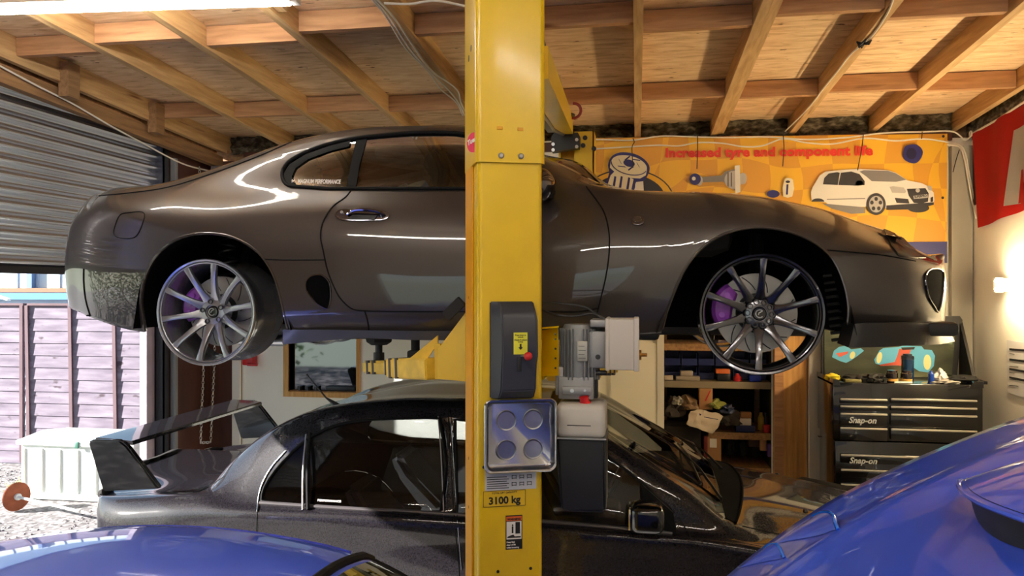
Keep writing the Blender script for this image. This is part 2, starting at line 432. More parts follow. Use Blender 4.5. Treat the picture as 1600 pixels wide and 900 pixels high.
bm = BM(); box(bm, -3.50, -3.43, BW-.045, BW-.012, 0, 3.1); struct('trim_corner', bm, M['cream'], smooth=False)
bm = BM(); box(bm, -3.62, -3.38, 6.12, 6.28, 2.98, 3.05); box(bm, -3.36, -3.28, 6.2, 6.28, 2.86, 3.02); struct('trim_shutter_bracket', bm, M['galv'], smooth=False)
# hand chain of the shutter
def chain(name, pts, label, r=.0035, L=.032, wd=.018, parent=None):
    bm = BM(); P = [Vector(p) for p in pts]
    seg = []
    for a, b_ in zip(P, P[1:]):
        n = max(1, round((b_-a).length/(L*.78)))
        for i in range(n): seg.append((a.lerp(b_, i/n), a.lerp(b_, (i+1)/n)))
    for i, (a, b_) in enumerate(seg):
        d = (b_-a).normalized(); c = (a+b_)/2; s = d.cross(Vector((0, 1, 0))).normalized() if i % 2 else d.cross(Vector((1, .2, 0))).normalized()
        h = L/2-wd/2
        q = [c+d*h+s*wd/2, c+d*(h+wd/2), c+d*h-s*wd/2, c-d*h-s*wd/2, c-d*(h+wd/2), c-d*h+s*wd/2]
        tube(bm, q, r, 4, closed=True)
    return bm
P1 = WX(318, 560, LW+.10); P2 = WX(335, 560, LW+.10)
ch = chain('c', [(LW+.13, 5.86, 3.0), (LW+.13, 5.92, 1.3), (LW+.14, 5.86, .72), (LW+.16, 5.98, .70), (LW+.16, 6.04, 1.4), (LW+.2, 6.0, 3.0)], '')
solo('shutter_chain', ch, M['steel'], 'looped steel hand chain hanging beside the roller shutter', 'chain', sharp=60)
# chain keeper / white cup on the floor side
bm = BM(); lathe(bm, [(0, 0), (.05, 0), (.075, .13), (.07, .13), (.046, .01), (0, .01)], (-3.5, 5.95, .52), (0, 0, 1), 16)
cyl(bm, (-3.5, 5.95, 0), (-3.5, 5.95, .525), .02, 8)
solo('chain_bucket', bm, M['deckbox'], 'small white tub on a stand catching the shutter chain', 'tub')

# window in the back wall
t = tag(obj('window_1', (lambda b: (box(b, wx0-.045, wx0, BW-.02, BW+.1, wz0-.045, wz1+.045), box(b, wx1, wx1+.03, BW-.02, BW+.1, wz0-.045, wz1+.045), box(b, wx0, wx1, BW-.02, BW+.1, wz0-.045, wz0), box(b, wx0, wx1, BW-.02, BW+.1, wz1, wz1+.045), b)[-1])(BM()), M['stud'], smooth=False), kind='structure')
bm = BM(); box(bm, wx0, wx1, BW+.05, BW+.056, wz0, wz1); obj('pane', bm, mat('mirrored_pane', (112, 114, 118), .03, metal=1), t, smooth=False)
bm = BM(); box(bm, wx0, wx1, BW+.0, BW+.05, wz0, wz0+.008); obj('sill', bm, M['beam'], t, smooth=False)
for i in range(3):
    bm = BM(); x = wx0+.09+i*.075; cyl(bm, (x, BW+.025, wz0+.009), (x, BW+.025, wz0+.045), .022, 12)
    solo('small_jar', bm, M['darksteel'], 'small dark tin on the window ledge, %s' % ('leftmost of three', 'middle of three', 'rightmost of three')[i], 'tin', 'tins on the window ledge')
bm = BM(); rbox(bm, wx0+.33, wx1-.02, BW+.008, BW+.045, wz0+.009, wz0+.05, .006); solo('window_tool', bm, M['black'], 'black tool lying on the right of the window ledge', 'tool')
bm = BM(); p = W(392, 565, BW-.05); rbox(bm, p.x-.06, p.x+.04, BW-.1, BW-.002, p.z-.03, p.z+.09, .015); cyl(bm, (p.x+.0, BW-.11, p.z-.02), (p.x+.09, BW-.11, p.z-.02), .012)
solo('fire_call_point', bm, M['red'], 'red plastic box on the back wall behind the rear wheel', 'box')

# the store room behind the doorway
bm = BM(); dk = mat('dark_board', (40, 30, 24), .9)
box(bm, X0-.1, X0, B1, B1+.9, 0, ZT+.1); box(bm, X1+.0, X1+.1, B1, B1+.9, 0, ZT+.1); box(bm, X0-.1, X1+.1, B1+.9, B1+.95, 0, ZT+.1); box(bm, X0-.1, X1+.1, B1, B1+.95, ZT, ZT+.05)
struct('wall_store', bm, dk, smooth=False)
bm = BM(); box(bm, X0-.05, X0+.004, BW-.03, BW+.13, 0, ZT); struct('trim_door_left', bm, M['white'], smooth=False)
bm = BM(); box(bm, X0-.42, X0-.052, BW-.022, BW-.001, 0, 1.56); struct('trim_panel', bm, M['cream'], smooth=False)
for i, (a, b_, m) in enumerate(((1.07, 1.135, 'noggin'), (1.137, 1.235, 'stud'), (1.237, 1.315, 'beam'))):
    bm = BM(); box(bm, a, b_, BW-.03+.012*i, BW+.06, 0, 2.15); struct('trim_stud', bm, M[m if m != 'beam' else 'stud'], smooth=False)
bm = BM(); box(bm, 1.325, 1.41, BW-.05, BW-.005, 0, 2.15); struct('trim_white_board', bm, M['white'], smooth=False)
# grey boards right of the banner
gb = mat('grey_board', (168, 164, 150), .7, var=(2, .06))
bm = BM(); box(bm, 2.345, 2.49, BW-.06, BW-.004, 0, 3.07); struct('trim_corner_board', bm, gb, smooth=False)
# dark gap and small timber at the top right corner
bm = BM(); slab(bm, RW-.012, RW-.002, BW-.9, BW-.07, lambda y: 2.62, lambda y: zr(y)-.1); struct('trim_dark_lining', bm, M['brown'], smooth=False)

# ================================================================ outside
bm = BM(); box(bm, -26, LW-.02, -6, 20, -.12, -.02); struct('ground_gravel', bm, M['gravel'], smooth=False)
bm = BM(); box(bm, LW-.02, 12, -30, FW-.2, -.12, -.02); struct('ground_yard', bm, M['gravel'], smooth=False)
# loose stones for relief
bm = BM()
for i in range(4200):
    x = random.uniform(-8.6, -3.9); y = random.uniform(3.6, 7.6); r = random.uniform(.008, .02)
    if (-6.35 < x < -4.55 and 6.4 < y < 7.3) or (x < -4.9 and 5.8 < y < 6.5 and x > -6.2): continue
    q = [Vector((x+r*math.cos(a)*random.uniform(.7, 1.2), y+r*math.sin(a)*random.uniform(.7, 1.2), -.022)) for a in (0, 1.3, 2.5, 3.8, 5)]
    v = [bm.verts.new(p) for p in q]; tpt = bm.verts.new((x, y, -.022+r*.8))
    for k in range(5): bm.faces.new((v[k], v[(k+1) % 5], tpt))
tag(obj('gravel_stones', bm, M['gravel'], sharp=10), 'loose pale grey gravel stones in the sunlit yard', 'gravel', kind='stuff')
# fence panels
FY = 7.8
def fence_panel(x0, x1, ztop, label, lean=0):
    t = thing('fence_panel', label, 'fence panel', ((x0+x1)/2, FY, 0), 0, 'lapped timber fence panels')
    bm = BM(); n = 13; h = ztop/n
    for i in range(n):
        z0 = i*h; wob = [random.uniform(-.006, .006) for _ in range(2)]
        v = [(x0, FY+.0, z0-.012+wob[0]), (x1, FY+.0, z0-.012+wob[1]), (x1, FY+.012, z0+h+.01+wob[1]), (x0, FY+.012, z0+h+.01+wob[0])]
        prism(bm, [Vector(p) for p in v], (0, .012, 0))
    obj('lapped_boards', bm, M['fence'], t, smooth=False)
    k = max(2, round((x1-x0)/.57))
    for i in range(k+1):
        x = x0+(x1-x0-.045)*i/k
        bm = BM(); prism(bm, [Vector((x+lean*.0, FY-.022, 0)), Vector((x+.04, FY-.022, 0)), Vector((x+.04-lean, FY-.022, ztop)), Vector((x-lean, FY-.022, ztop))], (0, .022, 0))
        obj('batten', bm, M['batten'], t, smooth=False)
    bm = BM(); box(bm, x0, x1, FY-.02, FY+.06, ztop, ztop+.025); obj('cap_rail', bm, M['batten'], t, smooth=False)
fence_panel(-9.0, -6.93, 1.80, 'weathered timber fence panel at the far left edge of the yard', .0)
fence_panel(-6.88, -5.18, 1.80, 'weathered timber fence panel behind the white storage box', .03)
fence_panel(-5.14, -3.4, 1.79, 'weathered timber fence panel behind the door post')
# pale shed beyond the fence
t = thing('neighbour_shed', 'pale clad outbuilding with blue gutter line beyond the fence', 'shed', (-8, 9.6, 0))
bm = BM(); box(bm, -13, -3.6, 9.6, 12, 0, 2.55); obj('cladding', bm, mat('pale_cladding', (206, 222, 232), .5), t, smooth=False)
bm = BM(); 
for i in range(28): x = -13+i*.335; box(bm, x, x+.02, 9.585, 9.6, 2.0, 2.55)
obj('cladding_rib', bm, mat('cladding_rib', (186, 204, 220), .5), t, smooth=False, kind='stuff')
bm = BM(); box(bm, -13, -3.6, 9.5, 9.6, 1.94, 2.0); obj('fascia', bm, mat('brown_fascia', (140, 96, 66), .7), t, smooth=False)
bm = BM(); box(bm, -13, -3.6, 9.46, 9.56, 1.84, 1.93); obj('gutter', bm, mat('blue_gutter', (84, 140, 214), .4), t, smooth=False)
bm = BM(); p = W(49, 445, 9.55); box(bm, p.x-.05, p.x+.03, 9.52, 9.59, 2.0, 2.5); obj('downpipe', bm, mat('blue_pipe', (110, 140, 180), .4), t, smooth=False)
bm = BM(); bar(bm, (-8.95, 9.3, 1.97), (-8.5, 9.3, 1.84), .06, .03); obj('white_strut', bm, M['white'], t, smooth=False)
# white storage box
t = thing('storage_box', 'white plastic garden storage box in the sun against the fence', 'storage box', (-5.25, 6.85, -.02))
x0, x1, y0, y1, z0, z1 = -5.85, -4.62, 6.5, 7.15, 0, .50
bm = BM(); rbox(bm, x0+.02, x1-.02, y0+.02, y1-.02, z0, z1, .015)
for i in range(7):
    xx = x0+.05+i*.19
    rbox(bm, xx, xx+.02, y0+.005, y0+.03, .05, z1-.03, .005)
rbox(bm, x0+.02, x1-.02, y0+.0, y0+.03, z0-.01, .05, .005)
obj('body', bm, M['deckbox'], t)
bm = BM(); rbox(bm, x0-.01, x1+.01, y0-.015, y1+.01, z1, z1+.05, .015)
prism(bm, [Vector((x0, y0, z1+.045)), Vector((x0, y1, z1+.045)), Vector((x0, (y0+y1)/2, z1+.085))], (x1-x0, 0, 0)); obj('lid', bm, M['deckbox'], t)
bm = BM(); rbox(bm, x1-.02, x1+.0, 6.72, 6.92, .36, .41, .008); obj('handle', bm, mat('green_grey', (70, 96, 90), .5), t)
bm = BM(); p = W(120, 690, 6.48); rbox(bm, p.x-.02, p.x+.02, 6.475, 6.49, z1-.01, z1+.05, .005); obj('latch', bm, mat('green_latch', (60, 110, 96), .5), t)
bm = BM(); box(bm, x1-.012, x1+.004, 6.98, 7.04, .2, .25); obj('vent', bm, M['black'], t)
# rusty disc on an axle
t = thing('rusty_disc', 'rusty round steel disc on a thin white axle lying on the gravel', 'disc', (-5.9, 6.15, .1))
c = W(26, 765, 6.15); c.z = .11; ax = Vector((1, -.28, 0)).normalized()
bm = BM(); lathe(bm, [(0, -.008), (.125, -.008), (.13, 0), (.125, .008), (0, .008)], c, ax, 32); obj('disc', bm, M['rust'], t)
bm = BM(); cyl(bm, c, c+ax*.85+Vector((0, 0, -.03)), .012, 10); lathe(bm, [(0, .0), (.03, 0), (.03, .03), (0, .03)], c, ax, 12); obj('axle', bm, M['deckbox'], t)
bm = BM(); 
for i in range(60):
    a = random.uniform(0, 6.3); l = random.uniform(.05, .13); p = Vector((-6.02+random.uniform(-.1, .1), 6.75+random.uniform(-.1, .1), -.02))
    prism(bm, [p, p+Vector((.01, 0, 0)), p+Vector((math.cos(a)*.06, math.sin(a)*.06, l))], (0, .003, 0))
tag(obj('weed_tuft', bm, mat('dry_grass', (190, 190, 120), .9), smooth=False), 'dry weed tuft by the left end of the storage box', 'weed')

# hedge across the yard, mirrored in the paint of the lifted car
t = thing('garden_hedge', 'leafy green hedge across the yard, mirrored in the paintwork of the lifted coupe', 'hedge', (-9.5, -2.0, 0))
bm = BM()
for i in range(5200):
    x = -9.5+random.gauss(0, .55); y = random.uniform(-7, 3.2); z = random.uniform(.1, 2.7+.5*math.sin(y*1.3)); a = random.uniform(0, 6.28); b_ = random.uniform(-1, 1); r = random.uniform(.06, .14)
    u_ = Vector((math.cos(a), math.sin(a), b_)).normalized()*r; v_ = Vector((-math.sin(a), math.cos(a), random.uniform(-.6, .6))).normalized()*r*.6; c_ = Vector((x, y, z))
    bm.faces.new([bm.verts.new(c_-u_), bm.verts.new(c_+v_), bm.verts.new(c_+u_), bm.verts.new(c_-v_)])
obj('foliage', bm, mat('leaf_green', (96, 140, 62), .6, var=(1.5, .35)), t, smooth=False, kind='stuff')
bm = BM()
for y in (-6, -4.5, -3, -1.5, 0, 1.5, 2.8): cyl(bm, (-9.5, y, -.05), (-9.4, y+.1, 2.4), .04, 8, .015)
obj('stems', bm, M['beam'], t)

# ================================================================ room lights
def batten_light(name, a, b_, label, m, nt=1, down=Vector((0, 0, -1)), side=Vector((0, 1, 0))):
    a = Vector(a); b_ = Vector(b_); t = thing(name, label, 'light fitting', (a+b_)/2)
    d = (b_-a).normalized()
    bm = BM(); bar(bm, a-down*.045, b_-down*.045, .07, .05, up=down); obj('housing', bm, M['white'], t)
    for k in range(nt):
        o = side*((k-(nt-1)/2)*.055)
        bm = BM(); cyl(bm, a+d*.04+o+down*.01, b_-d*.04+o+down*.01, .013, 10); obj('tube', bm, m, t)
    bm = BM()
    for p in (a, b_-d*.035): bar(bm, p-down*.012, p+d*.035-down*.012, .055+.045*(nt-1), .05, up=down)
    islands('end_cap', bm, M['white'], t)
zz = 3.31
batten_light('ceiling_light', (-3.2, 3.22, zz+.02), (-1.52, 3.30, zz), 'long fluorescent batten light under the rafters at the upper left', M['tube'], 1)
batten_light('ceiling_light', (-2.2, 1.0, 3.42), (-.6, 1.0, 3.42), 'fluorescent batten light overhead, left of the camera', M['tube'])
batten_light('ceiling_light', (.4, .6, 3.45), (1.9, .6, 3.45), 'fluorescent batten light overhead, right of the camera', M['tube'])
batten_light('ceiling_light', (-1.0, -1.2, 3.52), (.6, -1.2, 3.52), 'fluorescent batten light behind the camera', M['tube'])
batten_light('wall_light', (RW-.075, 5.72, 2.02), (RW-.075, 4.2, 2.02), 'glaring twin tube fluorescent light on the right wall', M['tubewarm'], 2, down=Vector((-1, 0, 0)), side=Vector((0, 0, 1)))

# ================================================================ car body building
class Body:
    """body shell lofted through columns of rail points (near side), mirrored about y = yc"""
    def __init__(s, cols, yc, ns=7, nr=6, sign=1):
        s.yc = yc; s.sign = sign
        rails = list(zip(*cols)); s.nr = nr; s.ns = ns
        R = [spline(r, ns) for r in rails]; n = len(R[0])
        bm = BM(); lay_c = bm.faces.layers.int.new('c'); lay_r = bm.faces.layers.int.new('r')
        G = []
        for i in range(n):
            sec = spline([r[i] for r in R], nr)
            for q in sec: q.y = min(q.y, yc) if sign > 0 else max(q.y, yc)
            sec[-1].y = yc
            G.append([bm.verts.new(q) for q in sec])
        H = [[(v if abs(v.co.y-yc) < 1e-5 and j == len(row)-1 else bm.verts.new((v.co.x, 2*yc-v.co.y, v.co.z))) for j, v in enumerate(row)] for row in G]
        for i in range(n-1):
            for j in range(len(G[0])-1):
                for g, side in ((G, 0), (H, 1)):
                    q = [g[i][j], g[i+1][j], g[i+1][j+1], g[i][j+1]]
                    if (side == 1) ^ (sign < 0): q = q[::-1]
                    try:
                        f = bm.faces.new(q); f[lay_c] = i*100//ns; f[lay_r] = j*100//nr; f.smooth = True
                    except ValueError: pass
        bmesh.ops.remove_doubles(bm, verts=[v for v in bm.verts if abs(v.co.y-yc) < 1e-4], dist=1e-4)
        bmesh.ops.dissolve_degenerate(bm, edges=bm.edges[:], dist=1e-5)
        s.bm = bm; s.bvh = BVHTree.FromBMesh(bm); s.lc = lay_c; s.lr = lay_r
    def hit(s, px, py, off=.003, near=True):
        d = ray(px, py); loc, n, i, dist = s.bvh.ray_cast(CAM, d)
        if loc is None:
            if not near: return None
            loc, n, i, dist = s.bvh.find_nearest(W(px, py, s.yc-.7)); n = Vector((n.x, -abs(n.y), n.z))
        if n.dot(d) > 0: n = -n
        return loc+n*off
    def hitn(s, px, py):
        d = ray(px, py); loc, n, i, dist = s.bvh.ray_cast(CAM, d)
        if loc is None: return None, None
        return loc, (n if n.dot(d) < 0 else -n)
    def side(s, x, z, off=.003, far=False):
        o = Vector((x, s.yc+(6 if far else -6)*s.sign, z)); d = Vector((0, (-1 if far else 1)*s.sign, 0))
        loc, n, i, dist = s.bvh.ray_cast(o, d)
        if loc is None: return None
        if n.dot(d) > 0: n = -n
        return loc+n*off
    def take(s, test):
        """move the faces passing test(face) into a bmesh of their own"""
        fs = [f for f in s.bm.faces if test(f)]
        return s._extract(fs)
    def _extract(s, fs):
        nb = BM(); mp = {}
        for f in fs:
            vs = []
            for v in f.verts:
                if v not in mp: mp[v] = nb.verts.new(v.co); mp[v].normal = v.normal
                vs.append(mp[v])
            try: nb.faces.new(vs).smooth = True
            except ValueError: pass
        bmesh.ops.delete(s.bm, geom=fs, context='FACES')
        return nb
    def cut(s, poly, ymin=.25, both=True):
        """cut the convex outline poly [(x,z)] through the shell sides; returns the removed pieces"""
        n = len(poly); cx = sum(p[0] for p in poly)/n; cz = sum(p[1] for p in poly)/n
        xs = [p[0] for p in poly]; zs = [p[1] for p in poly]
        def near(f):
            c = f.calc_center_median()
            if abs(c.y-s.yc) < ymin: return False
            X = [v.co.x for v in f.verts]; Z = [v.co.z for v in f.verts]
            return max(X) > min(xs)-.001 and min(X) < max(xs)+.001 and max(Z) > min(zs)-.001 and min(Z) < max(zs)+.001
        for i in range(n):
            a = poly[i]; b = poly[(i+1) % n]
            if math.hypot(b[0]-a[0], b[1]-a[1]) < 1e-5: continue
            no = Vector((b[1]-a[1], 0, a[0]-b[0])).normalized()
            fs = [f for f in s.bm.faces if near(f)]
            geom = set(fs)
            for f in fs: geom.update(f.edges); geom.update(f.verts)
            bmesh.ops.bisect_plane(s.bm, geom=list(geom), plane_co=(a[0], 0, a[1]), plane_no=no, dist=1e-6)
        sg = None
        def inside(f):
            c = f.calc_center_median()
            if abs(c.y-s.yc) < ymin: return False
            for i in range(n):
                a = poly[i]; b = poly[(i+1) % n]
                cr_ = (b[0]-a[0])*(c.z-a[1])-(b[1]-a[1])*(c.x-a[0])
                cc = (b[0]-a[0])*(cz-a[1])-(b[1]-a[1])*(cx-a[0])
                if cr_*cc < 0: return False
            return True
        return s._extract([f for f in s.bm.faces if inside(f)])
    def xz(s, pts):
        o = []
        for p in pts:
            h = s.hit(*p, off=0, near=False)
            if h: o.append((h.x, h.z))
        return hull(o)
    def line(s, pts, r=.0025, n=6, off=.0005, smooth=6, closed=False):
        """a thin cord following the shell where the photo shows it"""
        q = spline([Vector((a, b, 0)) for a, b in pts], smooth, closed)
        P = [s.hit(p.x, p.y, off) for p in q]; P = [p for p in P if p]
        bm = BM(); tube(bm, P, r, n, closed=closed); return bm
    def loopxz(s, poly, off=.002, step=.02):
        o = []
        n = len(poly)
        for i in range(n):
            a = Vector((poly[i][0], 0, poly[i][1])); b = Vector((poly[(i+1) % n][0], 0, poly[(i+1) % n][1]))
            k = max(1, int((b-a).length/step))
            for j in range(k):
                p = a.lerp(b, j/k); h = s.side(p.x, p.z, off)
                if h: o.append(h)
        return o
    def patch(s, pts, off=.004, cuts=5, smooth=0):
        """a thin skin over the shell inside the outline pts"""
        if smooth: pts = [(p.x, p.y) for p in spline([Vector((a, b, 0)) for a, b in pts], smooth, True)]
        bm = BM(); v = [bm.verts.new((a, b, 0)) for a, b in pts]; bm.faces.new(v)
        bmesh.ops.triangulate(bm, faces=bm.faces[:])
        for _ in range(cuts):
            es = [e for e in bm.edges if e.calc_length() > 7]
            if not es: break
            bmesh.ops.subdivide_edges(bm, edges=es, cuts=1); bmesh.ops.triangulate(bm, faces=bm.faces[:])
        bad = []
        for v in bm.verts:
            h = s.hit(v.co.x, v.co.y, off)
            if h is None: bad.append(v)
            else: v.co = h
        if bad: bmesh.ops.delete(bm, geom=bad, context='VERTS')
        bmesh.ops.solidify(bm, geom=bm.faces[:], thickness=.002)
        return bm
    def finish(s, name, m, parent, thick=.018, inner=None):
        o = obj(name, s.bm, m, parent, sharp=40, mats=[inner or M['interior']])
        md = o.modifiers.new('thickness', 'SOLIDIFY'); md.thickness = thick; md.offset = -1; md.material_offset = 1; md.material_offset_rim = 0; md.use_even_offset = False
        return o
def hull(pts):
    pts = sorted(set((round(a, 5), round(b, 5)) for a, b in pts))
    def half(ps):
        h = []
        for p in ps:
            while len(h) > 1 and (h[-1][0]-h[-2][0])*(p[1]-h[-2][1])-(h[-1][1]-h[-2][1])*(p[0]-h[-2][0]) <= 0: h.pop()
            h.append(p)
        return h
    a = half(pts); b = half(pts[::-1]); return a[:-1]+b[:-1]
def smooth2(pts, n=4, closed=True): return [(p.x, p.y) for p in spline([Vector((a, b, 0)) for a, b in pts], n, closed)]

def wheel(parent, c, R, depth, mrim, spokes=10, phase=0., lugs=5, concave=.05, label=None, cap='H', yaw=0, tyre=False):
    """rim with its face toward -y at c; spokes, hub and cap are sub-parts"""
    c = Vector(c); rot = Matrix.Translation(c) @ Matrix.Rotation(yaw, 4, 'Z')
    def P(r, a, y): return Vector((r*math.cos(a), y, r*math.sin(a)))
    bm = BM()
    prof = [(R*.90, .022), (R*.915, .010), (R*.93, .008), (R*.945, .012), (R*.955, .003), (R*.985, 0), (R, .004), (R, .014), (R*.965, .02), (R*.95, .04), (R*.945, .055), (R*.90, .085), (R*.895, depth*.55), (R*.945, depth*.72), (R*.95, depth-.03), (R, depth-.012), (R, depth), (R*.97, depth), (R*.92, depth-.03), (R*.915, depth*.72), (R*.865, depth*.55), (R*.87, .09), (R*.89, .05), (R*.895, .03), (R*.90, .022)]
    lathe(bm, [(r, h) for r, h in prof], (0, 0, 0), (0, 1, 0), 72); bm.transform(rot)
    w_ = obj('wheel_rim', bm, mrim, parent, sharp=40, label=label)
    if tyre:
        bm = BM(); lathe(bm, [(R*.95, .02), (R*1.12, -.005), (R*1.25, .0), (R*1.31, .03), (R*1.32, depth/2), (R*1.31, depth-.03), (R*1.2, depth+.01), (R*.95, depth-.02)], (0, 0, 0), (0, 1, 0), 56); bm.transform(rot); obj('tyre', bm, M['tyre'], w_)
    for k in range(spokes):
        a = phase+2*PI*k/spokes; bm = BM(); rings = []
        for j in range(9):
            t = j/8; r = R*(.20+.725*t); y = concave*(1-t)**1.6+.010
            hw = R*(.030*(1-t)**2+.050+.022*max(0, t-.7)*3.3+.04*max(0, .22-t)*4); th = .022+.012*(1-t)
            e = Vector((math.cos(a), 0, math.sin(a))); f = Vector((-math.sin(a), 0, math.cos(a)))
            o = e*r+Vector((0, y, 0))
            rings.append([bm.verts.new(o+f*q[0]*hw+Vector((0, q[1]*th, 0))) for q in ((-1, .35), (-.8, .05), (0, -.06), (.8, .05), (1, .35), (.8, 1), (-.8, 1))])
        for A, B in zip(rings, rings[1:]):
            for i in range(7): bm.faces.new((A[i], A[(i+1) % 7], B[(i+1) % 7], B[i]))
        bm.faces.new(rings[0]); bm.faces.new(rings[-1][::-1]); bmesh.ops.recalc_face_normals(bm, faces=bm.faces[:])
        bm.transform(rot); obj('spoke', bm, mrim, w_, sharp=50)
    bm = BM(); yh = concave+.006
    lathe(bm, [(0, yh+.008), (R*.135, yh+.008), (R*.14, yh-.004), (R*.2, yh-.002), (R*.29, yh+.004), (R*.31, yh+.02), (R*.3, yh+.05), (0, yh+.05)], (0, 0, 0), (0, 1, 0), 40); bm.transform(rot)
    obj('hub', bm, mrim, w_)
    bm = BM(); lathe(bm, [(0, yh+.0), (R*.1, yh-.001), (R*.115, yh+.004), (R*.12, yh+.012)], (0, 0, 0), (0, 1, 0), 28); bm.transform(rot); obj('centre_cap', bm, M['blackgloss'], w_)
    bm = BM(); pts = [P(R*.065, a, yh-.004) for a in [i*PI/8 for i in range(2, 15)]]; tube(bm, pts, .0028, 6)
    tube(bm, [P(R*.065, .8, yh-.004), P(R*.02, 2.6, yh-.004), P(R*.03, 3.9, yh-.004)], .0028, 6); bm.transform(rot); obj('cap_emblem', bm, M['steel'], w_)
    for k in range(lugs):
        a = phase+.3+2*PI*k/lugs; bm = BM(); q = P(R*.2, a, yh-.006)
        lathe(bm, [(R*.05, 0), (R*.046, -.004), (R*.036, -.004), (R*.034, .012), (0, .012)], q, (0, 1, 0), 14); bm.transform(rot); obj('lug_hole', bm, M['darksteel'], w_)
    return w_
def brake(parent, c, R, ca, yaw=0):
    c = Vector(c)
    bm = BM(); lathe(bm, [(R*.5, 0), (R, 0), (R, .03), (R*.5, .03)], c, (0, 1, 0), 56)
    d = obj('brake_disc', bm, M['disc'], parent)
    for k in range(12):
        a = k*PI/6; bm = BM(); tube(bm, [c+Vector((R*r*math.cos(a+(r-.55)*.9), -.0005, R*r*math.sin(a+(r-.55)*.9))) for r in (.58, .68, .78, .88, .96)], .0022, 4); obj('groove', bm, M['darksteel'], d)
    bm = BM(); lathe(bm, [(0, -.035), (R*.42, -.035), (R*.46, -.028), (R*.5, .005)], c, (0, 1, 0), 40); obj('disc_hat', bm, M['black'], d)
    bm = BM(); n = 14; ring = []
    for i in range(n+1):
        a = ca-.55+1.1*i/n; e = Vector((math.cos(a), 0, math.sin(a))); q = abs(i/n-.5)*2
        r0 = R*(.60+.06*q**3); r1 = R*(1.12-.10*q**2); y0 = -.045+.015*q**2
        ring.append([bm.verts.new(c+e*r+Vector((0, y, 0))) for r, y in ((r0, y0+.012), (r0+.012, y0), (r1-.015, y0), (r1, y0+.015), (r1, .05), (r0, .05))])
    for A, B in zip(ring, ring[1:]):
        for i in range(6): bm.faces.new((A[i], A[(i+1) % 6], B[(i+1) % 6], B[i]))
    bm.faces.new(ring[0]); bm.faces.new(ring[-1][::-1]); bmesh.ops.recalc_face_normals(bm, faces=bm.faces[:])
    cp = obj('brake_caliper', bm, M['purple'], parent, sharp=30, label='purple brake caliper')
    for i in (-1, 0, 1):
        a = ca+i*.3; e = Vector((math.cos(a), 0, math.sin(a))); bm = BM(); cyl(bm, c+e*R*.86+Vector((0, -.049, 0)), c+e*R*.86+Vector((0, -.03, 0)), R*.07, 12); obj('piston_boss', bm, M['purple'], cp)
def liner(parent, poly, yo, yi, m, sc=1.03):
    """open arch shell behind a wheel cut-out"""
    n = len(poly); cx = sum(p[0] for p in poly)/n; cz = sum(p[1] for p in poly)/n
    bm = BM(); A = []; B = []
    for x, z in poly:
        A.append(bm.verts.new((cx+(x-cx)*sc, yo, cz+(z-cz)*sc))); B.append(bm.verts.new((cx+(x-cx)*sc, yi, cz+(z-cz)*sc)))
    lo = min(p[1] for p in poly)
    for i in range(n):
        j = (i+1) % n
        if poly[i][1] < lo+.02 and poly[j][1] < lo+.02: continue
        bm.faces.new((A[i], A[j], B[j], B[i]))
    bm.faces.new(B)
    return obj('wheel_arch_liner', bm, m, parent, sharp=30)

